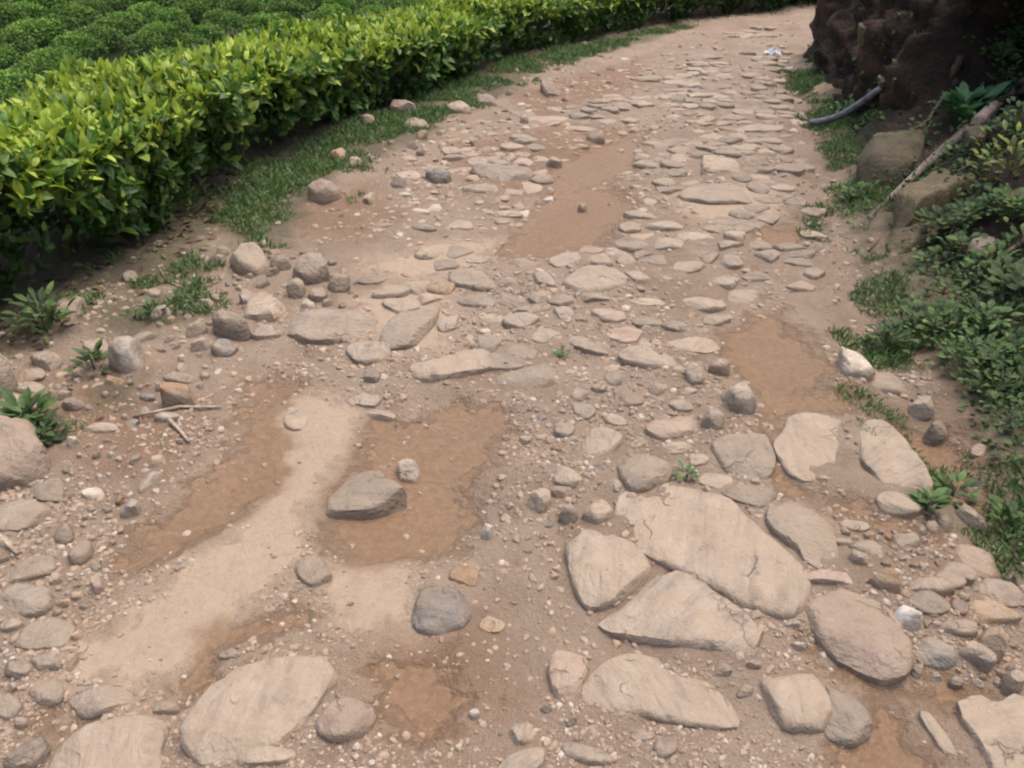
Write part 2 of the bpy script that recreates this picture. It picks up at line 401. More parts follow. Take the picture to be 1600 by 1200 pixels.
def build_terrain():
    a = np.concatenate([-np.geomspace(600, 24, 34), np.arange(-23, 24, 0.7), np.geomspace(24, 600, 34)])
    X, Y = np.meshgrid(a, a)
    Z = base_z(X, Y)
    inside = (X > -4.9) & (X < 6.9) & (Y > -1.5) & (Y < 16.4)
    Z = Z - np.where(inside, 0.3, 0.0) - 0.03 + 0.1 * fbm(X * 0.3, Y * 0.3, 5, 3) * sstep(3, 10, np.abs(sdist(X, Y, HEDGE)))
    Z = np.minimum(Z, 60)
    me = np_mesh('hillside', np.stack([X, Y, Z], -1).reshape(-1, 3), grid_faces(len(a), len(a)))
    return tag(link('hillside', me, M['terrain']), 'green hillside falling away behind the hedge and rising on the right', 'terrain', kind='structure')
build_terrain()

# ------------------------------------------------------------------ the earth bank on the right (a strip: along its foot, then up)
def resample(line, step):
    P = np.array(line, float); d = np.r_[0, np.cumsum(np.hypot(*np.diff(P, axis=0).T))]
    n = max(2, int(d[-1] / step)); t = np.linspace(0, d[-1], n)
    return np.stack([np.interp(t, d, P[:, 0]), np.interp(t, d, P[:, 1])], -1)
def smooth_line(P, k=9):
    Q = P.copy()
    for _ in range(3):
        pad = np.r_[np.repeat(Q[:1], k // 2, 0), Q, np.repeat(Q[-1:], k // 2, 0)]
        Q = np.stack([np.convolve(pad[:, i], np.ones(k) / k, 'valid') for i in (0, 1)], -1)
    return Q
def build_bank():
    core = [p for p in FOOT if -3 < p[1] < 12.6 and p[0] < 15]
    P = smooth_line(resample(core, 0.05), 11)
    T = np.gradient(P, axis=0); T /= np.linalg.norm(T, axis=1)[:, None]
    T = smooth_line(T, 21); T /= np.linalg.norm(T, axis=1)[:, None]
    N = np.stack([T[:, 1], -T[:, 0]], -1)                       # away from the road
    ts = np.concatenate([np.linspace(0, 1, 110), 1 + np.linspace(0.02, 1, 14) ** 1.5])
    V = []; cut = []
    for i, (p, nrm) in enumerate(zip(P, N)):
        y = p[1]
        wall = 0.14 + 0.95 * float(sstep(6.9, 3.2, y))           # width of the gentle shelf before the steep cut
        shelf = 0.10 + 0.45 * float(sstep(7.0, 4.0, y)) + 0.1 * math.sin(i * 0.06)
        for t in ts:
            if t <= 0.45:
                a = t / 0.45; d = wall * a; z = -0.1 + (shelf + 0.1) * a ** 1.25; c = max(0.0, a - 0.9) * 10
            elif t <= 1:
                a = (t - 0.45) / 0.55; d = wall + 0.85 * a ** 1.15; z = shelf + 2.5 * a ** 0.95; c = 1.0
            else:
                a = t - 1; d = wall + 0.85 + 22 * a; z = shelf + 2.5 + 9 * a; c = 0.25
            x, yy = p[0] + nrm[0] * d, p[1] + nrm[1] * d
            q = Vector((x, yy, z))
            f = 1.0 if t > 0.03 else t / 0.03
            k = (0.05 + 0.13 * c) * f
            qr = Vector((x * 3.2, yy * 3.2, z * 0.9 + yy))                 # ribs running down the face
            disp = mnoise.fractal(q * 1.3, 0.9, 2.0, 3) * k * 1.1 + mnoise.fractal(qr, 0.8, 2.1, 4) * k * 0.75 + mnoise.fractal(q * 7, 0.5, 2.1, 4) * k * 0.55 + (0.3 - abs(mnoise.noise(Vector((x * 2, yy * 2, z * 7))))) * k * 0.5
            V.append((x - nrm[0] * disp * 0.9, yy - nrm[1] * disp * 0.9, z + disp * 0.45)); cut.append(c)
    V = np.array(V)
    # the dark hollow scooped out of the cut
    Fq = grid_faces(len(P), len(ts))
    hit = BVHTree.FromPolygons([Vector(v) for v in V], Fq.tolist()).ray_cast(Vector((0, 0, CAM_H)), Vector(ray(1485, 85)).normalized())[0]
    if hit is not None:
        dd = np.linalg.norm((V - np.array(hit)) * np.array([1, 0.8, 0.75]), axis=1)
        push = 0.75 * np.exp(-(dd / 0.36) ** 4)
        V[:, 0] += push * 0.95; V[:, 1] += push * 0.25; V[:, 2] += push * 0.15
    me = np_mesh('earth_bank', V, grid_faces(len(P), len(ts)), True, {'cut': np.array(cut)})
    return tag(link('earth_bank', me, M['bank']), 'dark brown cut earth bank rising on the right of the road', 'bank', kind='structure')
BANK = build_bank()
_me = BANK.data
BVH = BVHTree.FromPolygons([v.co.copy() for v in _me.vertices], [tuple(p.vertices) for p in _me.polygons])
def on_bank(px, py):
    d = Vector(ray(px, py)).normalized()
    h = BVH.ray_cast(Vector((0, 0, CAM_H)), d)
    if h[0] is None:
        x, y = G(px, py); return Vector((x, y, gz(x, y))), Vector((0, 0, 1))
    n = h[1]
    if n.dot(d) > 0: n = -n
    x, y = G(px, py)
    if y < h[0].y and sdist(np.array([x]), np.array([y]), FOOT)[0] > 0:
        return Vector((x, y, gz(x, y))), Vector((0, 0, 1))
    return h[0], n

# ------------------------------------------------------------------ stones
PLACED = []                                                     # (x, y, radius) of everything set down
def chaikin(P, it):
    for _ in range(it):
        Q = np.roll(P, -1, 0)
        P = np.stack([0.78 * P + 0.22 * Q, 0.22 * P + 0.78 * Q], 1).reshape(-1, 2)
    return P
def stone_mesh(poly, h, rnd, seed, n=None, zb=-0.05, facets=8, tilt=0.0):
    """poly: outline on the ground relative to the centre; h height; rnd 0 slab .. 1 rounded"""
    P = chaikin(np.array(poly, float), 2 if rnd > .62 else 1)
    c = np.r_[P, P[:1]]; d = np.r_[0, np.cumsum(np.hypot(*np.diff(c, axis=0).T))]
    if n is None: n = int(min(56, max(16, d[-1] / 0.022)))
    t = np.linspace(0, d[-1], n, endpoint=False)
    P = np.stack([np.interp(t, d, c[:, 0]), np.interp(t, d, c[:, 1])], -1)
    size = d[-1] / 3.4
    slab = np.array([(1.0, -9), (1.05, -0.1), (1.03, 0.35), (1.0, 0.66), (0.965, 0.86), (0.90, 0.96), (0.80, 1.0), (0.66, 1.01), (0.5, 1.02), (0.33, 1.02), (0.16, 1.02)])
    ball = np.array([(0.80, -9), (0.98, 0.05), (1.03, 0.30), (1.0, 0.52), (0.93, 0.70), (0.83, 0.83), (0.70, 0.92), (0.56, 0.97), (0.42, 1.0), (0.28, 1.02), (0.14, 1.03)])
    rs = random.Random(seed)
    off = Vector((rs.uniform(-50, 50), rs.uniform(-50, 50), rs.uniform(-50, 50)))
    sx, sy = rs.uniform(-0.16, 0.16), rs.uniform(-0.14, 0.14) - tilt
    prof = slab * (1 - rnd) + ball * rnd
    K = len(prof); V = []
    for k in range(K):
        sc, zz = prof[k]
        for p in P:
            x, y = p[0] * sc, p[1] * sc
            z = zb if k == 0 else zz * h
            if k > 0:
                q = Vector((x, y, z)) / max(size, 0.02)
                a = mnoise.noise(q * 2.0 + off); b = mnoise.noise(q * 5.5 - off); e = mnoise.noise(q * 13 + off)
                amp = size * (0.06 * a + 0.035 * b + 0.014 * e)
                r = math.hypot(x, y) + 1e-6
                f = 1.0 if k < 6 else 0.4
                x += amp * x / r * f; y += amp * y / r * f
                z += min(0.4 * h, size * 0.16) * (0.7 * a + 0.4 * b + 0.16 * e) * (0.3 if k < 3 else 1.0)
                z += (sx * x + sy * y) * (k / K) * 0.6
            V.append((x, y, z))
    V.append((0, 0, sum(v[2] for v in V[-n:]) / n))
    V = np.array(V)
    # broken faces: shave the stone with a few planes
    body = V[n:]
    for _ in range(facets):
        az = rs.uniform(0, 6.28); up = rs.choice((0.15, 0.5, 0.9, 1.6, 3.0))
        nv = np.array([math.cos(az), math.sin(az), up]); 
        nv[2] *= size / max(2 * h, 0.02) * 0.6; nv /= np.linalg.norm(nv)
        dt = body @ nv
        lim = dt.max() * rs.uniform(0.66, 0.92)
        body -= np.maximum(dt - lim, 0)[:, None] * nv[None] * 0.92
    V[n:] = body
    F = []
    for k in range(K - 1):
        for i in range(n):
            j = (i + 1) % n
            F.append((k * n + i, k * n + j, (k + 1) * n + j, (k + 1) * n + i))
    top = len(V) - 1; o = (K - 1) * n
    F += [(o + i, o + (i + 1) % n, top) for i in range(n)]
    me = bpy.data.meshes.new('stone')
    me.from_pydata(V.tolist(), [], F)
    me.polygons.foreach_set('use_smooth', [True] * len(F))
    me.update()
    me.set_sharp_from_angle(angle=R(38))
    return me
def ell(cx, cy, w, h, ang=0.0, seed=0):
    rs = random.Random(int(cx * 7 + cy * 13) + seed)
    out = []
    a = R(ang); k = rs.choice((6, 7, 7, 8))
    ph = rs.uniform(0, 6.28)
    for i in range(k):
        t = ph + i / k * 2 * math.pi + rs.uniform(-0.28, 0.28); r = rs.uniform(0.84, 1.18)
        x, y = math.cos(t) * w / 2 * r, math.sin(t) * h / 2 * r
        out += [cx + x * math.cos(a) - y * math.sin(a), cy + x * math.sin(a) + y * math.cos(a)]
    return out
SEED = [100]
def stone(flat, h, mat='tan', rnd=0.3, name='stone', parent=None, label=None, cat='stone', group=None, sink=0.0, ratio=0.66):
    """flat: outline in the photograph; the rear of the outline is the stone's raised back edge"""
    ys = flat[1::2]; y0, y1 = min(ys), max(ys)
    while True:
        P = []
        for i in range(0, len(flat), 2):
            f = (y1 - flat[i + 1]) / max(1, y1 - y0)
            P.append(G(flat[i], flat[i + 1], h * 0.85 * f ** 0.8))
        P = np.array(P)
        if np.ptp(P[:, 1]) > ratio * np.ptp(P[:, 0]) or h < 0.02: break   # keep the stone as deep as a real one
        h *= 0.88
    c = P.mean(0)
    if (np.roll(P[:, 0], -1) - P[:, 0]).dot(np.roll(P[:, 1], -1) + P[:, 1]) > 0: P = P[::-1]
    SEED[0] += 1
    me = stone_mesh((P - c) * 1.08, h, rnd, SEED[0], tilt=0.16 if parent is not None else 0.0)
    o = link(name, me, M[mat], parent, (c[0], c[1], gz(c[0], c[1]) - sink))
    PLACED.append((c[0], c[1], float(np.mean(np.hypot(*(P - c).T)))))
    if label: tag(o, label, cat, group)
    return o

# --- stones set in the road surface: pieces of the road
SLABS = [
 (0.05, 'tan', [975,775,1000,760,1050,738,1095,745,1150,790,1200,835,1238,890,1238,925,1225,965,1195,955,1150,935,1100,905,1045,880,1005,850,985,815]),
 (0.075, 'grey', [1020,893,1075,893,1130,925,1170,958,1172,1000,1165,1030,1110,1015,1050,1000,990,990,945,972,948,955,990,935]),
 (0.075, 'tan', [893,845,925,825,965,822,1000,850,1010,890,1005,915,960,935,925,943,905,915,888,875]),
 (0.075, 'tan', [920,1080,945,1040,985,1022,1040,1025,1100,1045,1140,1070,1147,1110,1140,1132,1085,1130,1000,1118,940,1103]),
 (0.045, 'pink', [862,1025,880,1010,910,1020,922,1040,905,1085,880,1092,858,1070]),
 (0.06, 'pink', [1243,930,1255,915,1310,915,1370,930,1398,955,1405,985,1422,1010,1412,1055,1375,1058,1330,1035,1290,1000,1258,965]),
 (0.05, 'tan', [1197,1037,1215,1033,1260,1045,1292,1046,1298,1080,1293,1118,1284,1138,1240,1135,1205,1115,1192,1070]),
 (0.06, 'grey', [1297,1048,1335,1060,1352,1092,1368,1125,1345,1155,1312,1163,1290,1143,1300,1100]),
 (0.06, 'tan', [1505,1088,1535,1073,1565,1095,1600,1070,1640,1080,1660,1200,1620,1230,1555,1215,1540,1160,1520,1120]),
 (0.04, 'tan', [1220,680,1240,645,1275,638,1318,640,1305,670,1308,705,1290,745,1245,745,1215,700]),
 (0.05, 'grey', [1345,690,1355,655,1375,650,1410,670,1440,710,1458,760,1435,775,1385,750,1352,715]),
 (0.05, 'tan', [1113,690,1130,672,1185,660,1205,700,1207,735,1165,745,1120,722]),
 (0.09, 'tan', [967,715,975,700,1020,697,1050,725,1040,745,1000,770,975,755]),
 (0.085, 'tan', [290,1115,310,1090,350,1065,375,1022,430,1018,480,1010,515,1020,522,1040,505,1070,480,1115,440,1155,390,1180,330,1195,300,1165]),
 (0.06, 'tan', [60,1205,110,1150,160,1118,225,1117,250,1130,245,1200,250,1245,60,1250]),
 (0.045, 'grey', [105,1090,140,1072,185,1065,208,1085,175,1105,135,1120,118,1105]),
 (0.06, 'pink', [495,1130,510,1100,545,1090,580,1105,587,1125,565,1155,530,1165,500,1150]),
 (0.05, 'tan', [1200,820,1215,780,1245,790,1290,815,1310,870,1300,885,1260,890,1240,850]),
 (0.03, 'grey', [1130,760,1165,755,1215,772,1200,797,1165,790,1140,775]),
 (0.06, 'tan', [595,535,610,500,640,480,685,475,680,505,665,535,640,545,600,548]),
 (0.085, 'tan', [440,520,480,490,530,475,578,500,580,520,540,535,490,540]),
 (0.06, 'grey', [535,540,560,530,590,533,612,550,600,570,565,575]),
 (0.05, 'tan', [645,580,650,570,700,548,760,540,780,550,760,570,700,590,660,596]),
 (0.05, 'tan', [775,590,800,570,850,560,885,580,875,600,830,600,790,605]),
 (0.06, 'tan', [880,455,890,425,930,412,970,425,985,440,950,460,910,463]),
 (0.07, 'tan', [697,440,705,420,735,413,765,430,775,452,740,455]),
 (0.05, 'grey', [710,475,725,458,755,457,775,475,750,485]),
 (0.04, 'tan', [968,560,985,543,1020,545,1050,565,1055,582,1020,580,990,572]),
 (0.05, 'grey', [910,690,930,660,960,660,980,680,965,700,935,712]),
 (0.03, 'tan', [878,525,900,520,950,545,945,555,905,545]),
 (0.04, 'pink', [1010,665,1030,650,1080,645,1095,660,1070,680,1030,680]),
 (0.05, 'tan', [1045,535,1060,527,1110,525,1125,538,1110,553,1065,552]),
 (0.04, 'tan', [1060,470,1080,462,1125,468,1135,480,1100,485]),
 (0.04, 'tan', [1088,495,1105,487,1135,490,1143,500,1110,507]),
 (0.035, 'tan', [1227,440,1245,430,1275,440,1270,452,1235,450]),
 (0.07, 'tan', [1098,255,1102,240,1145,243,1150,258,1160,280,1120,278,1098,275]),
 (0.05, 'tan', [1060,310,1080,290,1130,285,1165,295,1180,315,1120,320]),
 (0.08, 'grey', [735,266,760,250,815,250,832,262,825,278,790,285]),
 (0.04, 'tan', [540,625,560,610,595,622,580,635]), (0.04, 'tan', [560,642,590,630,620,640,610,651]),
 (0.06, 'blue', [645,945,665,905,700,910,735,930,725,970,690,985,645,970]),
 (0.02, 'orange', [690,890,715,875,745,885,742,915,710,905]),
 (0.045, 'tan', [460,865,475,848,495,860,518,895,510,912,480,908,463,890]),
 (0.025, 'tan', ell(465,655,44,38)), (0.045, 'grey', [790,1150,800,1128,835,1125,838,1148,810,1170]),
 (0.03, 'grey', [780,1200,800,1180,845,1165,850,1190,830,1215,780,1222]), (0.03, 'tan', [865,1165,900,1158,945,1180,960,1198,910,1197]),
 (0.03, 'tan', [1440,1100,1455,1100,1480,1130,1505,1180,1490,1180,1465,1145]),
 (0.03, 'pink', [1240,905,1255,893,1310,897,1350,912,1345,922,1280,915]),
 (0.03, 'tan', ell(1040,1170,40,40)), (0.02, 'orange', ell(770,965,40,30)), (0.035, 'grey', ell(880,493,30,26)),
]
for (x, y, ww, hh, a, h, m) in [
    (1163,457,56,28,-5,.03,'tan'),(1185,428,50,18,0,.03,'tan'),(1130,440,50,20,5,.03,'grey'),(1060,512,60,18,6,.03,'tan'),(1010,505,60,20,8,.03,'grey'),
    (950,495,60,20,5,.035,'tan'),(925,470,50,16,0,.03,'grey'),(1075,415,50,24,0,.03,'tan'),(1020,410,46,18,10,.03,'grey'),(1045,385,60,18,0,.03,'tan'),
    (1000,440,44,18,20,.03,'tan'),(1010,470,56,16,0,.03,'tan'),(1090,372,60,18,0,.03,'tan'),(1130,345,70,16,0,.03,'tan'),(1180,325,50,18,0,.03,'tan'),
    (1040,355,54,16,0,.03,'grey'),(1000,335,50,16,5,.03,'grey'),(1230,265,60,18,0,.03,'tan'),(1060,216,60,14,-5,.04,'grey'),(1190,200,70,14,0,.03,'tan'),
    (1150,180,50,12,0,.03,'tan'),(860,182,70,14,0,.04,'tan'),(900,195,60,12,5,.04,'tan'),(820,175,50,14,10,.04,'grey'),(690,450,44,28,5,.06,'orange'),
    (610,462,60,26,-10,.05,'tan'),(800,468,56,24,0,.04,'tan'),(850,440,50,24,20,.04,'grey'),(830,485,60,16,0,.03,'tan'),(790,440,40,20,0,.04,'tan'),
    (705,508,40,30,-20,.04,'grey'),(770,500,44,16,0,.03,'tan'),(660,575,40,22,0,.03,'tan'),(580,592,40,24,0,.04,'grey'),(905,610,30,30,30,.04,'tan'),
    (880,668,38,30,0,.04,'grey'),(915,635,40,28,30,.04,'tan'),(965,650,50,18,15,.03,'tan'),(935,600,26,24,0,.04,'tan'),(1030,605,44,22,-10,.04,'tan'),
    (985,625,40,26,0,.03,'pink'),(1065,630,40,20,0,.03,'tan'),(960,585,40,24,0,.04,'grey'),(1060,690,50,20,0,.03,'tan'),(1090,712,36,22,0,.03,'grey'),
    (885,738,56,30,20,.05,'tan'),(1120,742,54,32,15,.04,'tan'),(1310,845,44,18,10,.03,'tan'),(1340,815,50,20,5,.025,'grey'),(1352,862,60,24,15,.03,'grey'),
    (1130,1045,30,26,0,.03,'grey'),(1240,975,28,14,10,.03,'tan'),(1250,1005,26,14,0,.03,'white'),(1180,1040,26,16,0,.03,'tan'),(1165,1075,30,26,0,.03,'tan'),
    (430,520,30,22,0,.04,'grey'),(770,255,40,14,0,.05,'grey'),(750,290,70,18,5,.03,'tan'),(640,270,40,14,0,.03,'tan'),(600,350,40,12,0,.03,'tan'),
    (660,355,40,16,10,.03,'grey'),(790,330,50,14,0,.03,'tan'),(720,350,50,16,0,.03,'tan'),(1010,120,50,12,0,.04,'tan'),(1100,90,60,10,0,.03,'tan'),
    (940,160,40,10,0,.04,'tan'),(1040,150,50,10,0,.03,'grey'),(1120,135,60,10,0,.03,'tan'),(745,405,60,16,0,.03,'tan'),(580,440,50,16,0,.03,'tan'),(30,1045,50,34,0,.04,'grey'),(420,1185,90,34,-5,.04,'tan'),(1000,1150,40,24,0,.02,'grey')]:
    SLABS.append((h, m, ell(x, y, ww, hh, a)))
for h, m, f in SLABS:
    stone(f, h * 0.5, m, 0.12 if h < 0.06 else 0.22, 'paving_stone', ROAD)

# --- loose stones, each a thing of its own
LOOSE = [
 ('big wedge-shaped tan stone lying in the damp brown patch', [500,785,525,735,555,713,590,725,625,760,632,780,600,790,560,798,520,797], .115, 'tan', .2),
 ('small pale pointed stone behind the wedge-shaped stone in the damp patch', [622,700,632,697,655,715,662,728,640,740,622,733], .05, 'white', .4),
 ('large pinkish boulder cut off by the left picture edge', [-70,690,-30,652,20,652,50,668,65,700,68,735,50,748,0,760,-60,768], .2, 'pink', .35),
 ('rounded tan stone just below the pinkish boulder at left', [50,775,60,750,85,743,112,770,105,785,70,788], .075, 'tan', .7),
 ('upright pale pinkish stone with a notched top on the left verge', [168,550,172,538,200,532,210,528,232,545,225,575,200,592,182,580], .12, 'white', .45),
 ('round smooth brown stone under the hedge beside a green weed', [70,475,95,458,130,468,135,485,115,505,85,502], .1, 'tan', .8),
 ('tan cobble right of the weed, left of the pale upright stone', ell(148,546,46,38), .09, 'tan', .7),
 ('dark grey stone at the top of the cobble pile by the left edge', ell(72,560,46,36), .09, 'grey', .7),
 ('grey rounded stone in the middle of the left cobble pile', ell(46,582,46,28), .08, 'grey', .7),
 ('long brown flat-lying cobble under the left cobble pile', ell(50,609,56,26), .07, 'tan', .6),
 ('small brown cobble at the left bottom of the cobble pile', ell(22,626,30,24), .06, 'tan', .7),
 ('tall grey boulder half hidden by the left picture edge', [-50,600,-40,555,-5,545,14,565,16,600,0,618,-40,622], .16, 'grey', .6),
 ('flat grey stone just above the pinkish boulder', ell(52,638,50,22), .05, 'grey', .5),
 ('dark angular slab leaning at the left road edge', [322,508,335,485,360,493,393,520,380,535,350,527], .09, 'grey', .15),
 ('angular tan stone with a dark face behind the leaning slab', [372,484,402,455,430,472,462,490,440,500,395,505], .085, 'tan', .15),
 ('round grey stone in front of the leaning slab', ell(350,550,38,38), .08, 'blue', .8),
 ('grey stone between the leaning slab and the long embedded rock', ell(415,522,42,32), .07, 'grey', .4),
 ('ridged orange-brown stone behind the dry stick at left', [245,637,268,597,295,610,308,632,290,647,262,645], .09, 'orange', .2),
 ('flat pale stone behind the ridged orange-brown stone', ell(285,598,52,20,5), .05, 'tan', .4),
 ('large grey ridged stone on the left edge of the road', [455,425,475,400,500,408,517,435,492,450,465,443], .11, 'grey', .3),
 ('broad grey-tan boulder beside the grass at the left road edge', [358,412,372,390,405,386,422,405,418,432,385,435], .1, 'tan', .5),
 ('pinkish angular stone alone on the red soil near the hedge', [475,302,485,285,525,288,530,303,505,322,488,316], .1, 'pink', .2),
 ('brown rounded stone left of the broad grey-tan boulder', ell(340,405,32,28), .08, 'tan', .7),
 ('brown cobble between the grey-tan boulder and the ridged grey stone', ell(438,414,36,28), .07, 'tan', .6),
 ('upright narrow stone in front of the ridged grey stone', ell(462,453,26,40), .07, 'tan', .5),
 ('tan rounded stone right of the narrow upright stone', ell(496,463,36,22), .06, 'tan', .6),
 ('pale tan stone right of the ridged grey stone', ell(527,448,40,28), .06, 'tan', .5),
 ('small tan stone in the short grass behind the leaning slab', ell(322,474,26,20), .05, 'tan', .6),
 ('low tan stone alone in the grass under the hedge', ell(240,457,30,15), .04, 'tan', .6),
 ('round tan cobble in the dark at the foot of the hedge', ell(200,428,28,24), .07, 'tan', .8),
 ('broad brown stone against the hedge foot further up the road', ell(628,166,44,34), .12, 'pink', .6),
 ('low wide tan stone in front of the broad hedge foot stone', ell(650,190,58,24), .08, 'tan', .5),
 ('small brown stone left of the broad hedge foot stone', ell(577,190,22,22), .08, 'tan', .6),
 ('orange-tan stone on the grass verge below the hedge', ell(530,233,30,22), .08, 'orange', .6),
 ('tan stone in the pile by the upper hedge, left one', ell(718,166,38,24), .08, 'tan', .4),
 ('grey flat stone in the pile by the upper hedge, right one', ell(757,155,44,20), .07, 'grey', .3),
 ('pale pinkish stone standing alone high on the road', [846,132,853,124,866,128,876,140,873,149,852,147], .09, 'pink', .25),
 ('dark curved stone sticking up left of the ledge rock', [665,264,680,257,698,270,706,281,694,286,675,281], .07, 'blue', .25),
 ('tan pointed stone beside the damp reddish patch high on the road', ell(866,246,28,18), .07, 'tan', .3),
 ('dark sided stone above the damp reddish patch', ell(930,211,26,20), .07, 'grey', .4),
 ('small grey stone alone in the damp reddish patch', ell(911,312,17,15), .05, 'grey', .6),
 ('bright pale round boulder alone at the right roadside', [1308,550,1318,536,1350,530,1370,545,1373,568,1345,583,1320,575], .13, 'white', .65),
 ('tan faceted stone at the edge of the right damp patch', [1130,612,1143,590,1168,594,1183,625,1176,643,1148,640], .085, 'white', .35),
 ('small pinkish-brown stone just above the faceted stone', ell(1126,573,35,32), .075, 'pink', .6),
 ('grey rounded stone left of the faceted stone', ell(1086,588,36,36), .06, 'grey', .6),
 ('grey angular stone below left of the faceted stone', ell(1115,652,38,36), .06, 'grey', .3),
 ('dark blue-grey shiny cobble in the right rubble', [1435,1020,1440,992,1465,988,1490,1002,1506,1022,1485,1038,1450,1035], .07, 'blue', .8),
 ('white quartz stone beside the big pinkish slab', [1398,958,1406,948,1435,960,1443,976,1430,990,1402,986], .04, 'quartz', .2),
 ('rounded grey-brown cobble right of the quartz stone', ell(1450,949,66,36,10), .065, 'grey', .8),
 ('orange wedge-shaped stone above the big pinkish slab', [1350,903,1378,893,1404,912,1408,940,1378,930], .055, 'orange', .3),
 ('long brown cobble right of the orange wedge-shaped stone', ell(1446,920,92,30,5), .06, 'tan', .7),
 ('pinkish-orange rounded cobble behind the long brown cobble', ell(1488,901,52,34), .08, 'pink', .7),
 ('tan cobble with a rusty spot beside the blue-grey cobble', ell(1500,980,84,32,8), .06, 'tan', .6),
 ('pointed grey stone between the rubble cobbles at right', [1488,1002,1518,990,1550,1004,1556,1030,1545,1042,1525,1025], .06, 'grey', .15),
 ('brown upright cobble at the right end of the rubble', ell(1558,992,38,58,-10), .07, 'orange', .6),
 ('long tan and orange cobble by the right picture edge', [1510,935,1530,922,1570,925,1605,950,1580,960,1530,957], .075, 'orange', .5),
 ('grey boulder against the right picture edge, above the tan and orange cobble', [1535,890,1560,875,1600,890,1625,915,1590,925,1550,915], .09, 'grey', .5),
 ('large pale pinkish boulder topping the right rubble', [1485,840,1508,824,1555,830,1575,852,1582,872,1548,882,1505,866], .1, 'pink', .5),
 ('flat tan stone in front of the pale pinkish boulder', [1468,872,1490,862,1525,880,1530,896,1505,895,1475,884], .055, 'tan', .4),
 ('grey stone cut off low at the right picture edge', ell(1596,1050,40,56), .09, 'grey', .6),
 ('pale oval cobble beside the long pink splinter', ell(1340,880,38,26,35), .05, 'tan', .8),
 ('flat brown stone in the mud behind the right rubble', ell(1418,842,54,24), .045, 'tan', .3),
 ('whitish weathered stone by the grass at right', [1368,782,1380,768,1415,770,1442,790,1430,806,1375,798], .06, 'tan', .3),
 ('brown stone in the ditch right of the pale boulder', ell(1397,576,62,40,15), .08, 'tan', .5),
 ('grey stone in the ditch under the weeds', ell(1452,606,44,38,20), .07, 'grey', .4),
 ('flat-faced grey stone standing in the ditch', [1452,630,1478,622,1497,645,1478,664,1460,652], .09, 'grey', .1),
 ('small pinkish stone in the lower ditch', ell(1535,686,30,22), .06, 'pink', .6),
 ('elongated brown stone at the lower end of the grass strip', ell(1533,784,58,26,35), .06, 'tan', .4),
 ('grey speckled squarish stone in mid-road gravel', ell(842,770,44,42), .06, 'grey', .3),
 ('pinkish small stone right of the speckled stone', ell(880,762,34,24), .045, 'pink', .4),
 ('rounded tan stone against the long slab', ell(936,796,46,46), .06, 'tan', .5),
 ('narrow tan stone left of the rounded stone by the slab', ell(889,796,30,38), .05, 'tan', .5),
 ('small cube-like pale stone alone beside the damp patch', ell(760,822,25,26), .05, 'white', .15),
 ('broad tan stone low at the left picture edge', [-30,830,0,795,40,785,82,800,72,820,20,840], .075, 'tan', .4),
 ('long tan sausage-shaped stone at left', [8,905,25,882,70,863,93,873,86,892,45,908,15,916], .065, 'tan', .5),
 ('dark grey angular stone under the sausage-shaped stone', [0,945,20,920,60,914,90,938,72,958,40,966,10,958], .075, 'grey', .35),
 ('brown blocky stone in the left column of rubble', [18,1005,38,972,88,960,116,982,102,1008,45,1016], .085, 'tan', .25),
 ('grey small stone under the blocky brown stone', ell(77,1036,48,34), .06, 'grey', .5),
 ('rounded brown stone above the bottom left slabs', ell(74,1080,54,58), .075, 'tan', .65),
 ('grey-tan stone touching the left edge near the bottom', ell(12,1108,46,50), .075, 'tan', .6),
 ('grey stone in the bottom left corner', [2,1192,28,1150,60,1140,72,1165,56,1192,20,1208], .07, 'grey', .4),
 ('round grey cobble left of the blocky brown stone', ell(18,978,34,24), .05, 'grey', .8),
 ('pale flat cobble behind the big bottom left slab', ell(256,1098,52,30), .05, 'tan', .6),
 ('pale egg-shaped pebble above the big bottom left slab', ell(358,1016,38,22,-5), .04, 'tan', .8),
 ('pale rounded cobble below the boulder, right of the tan stone', ell(146,772,34,26), .05, 'white', .6),
 ('small bluish stone beside the dry stick', ell(233,622,28,18), .04, 'blue', .6),
 ('pale stone lying against the dry stick', ell(265,658,50,16), .04, 'white', .4),
 ('long pale broken stone in the left gravel', ell(160,674,66,16,-8), .04, 'tan', .3),
 ('pale pointed cobble at the edge of the left damp rut', ell(150,912,30,30,30), .05, 'pink', .4),
 ('small pale pebble in the bottom middle gravel', ell(742,1110,22,26), .035, 'white', .6),
 ('dark round pebble beside the oval slab', ell(853,1108,18,18), .03, 'grey', .8),
 ('grey oval pebble under the oval slab', ell(893,1130,18,24), .035, 'blue', .8),
]
for lb, f, h, m, rnd in LOOSE:
    nm = 'boulder' if 'boulder' in lb else ('cobble' if 'cobble' in lb else ('pebble' if 'pebble' in lb else 'loose_stone'))
    cat = 'boulder' if nm == 'boulder' else ('cobble' if nm == 'cobble' else ('pebble' if nm == 'pebble' else 'stone'))
    stone(f, h * 0.9, m, rnd, nm, None, lb, cat, ratio=0.72 + 0.3 * rnd)

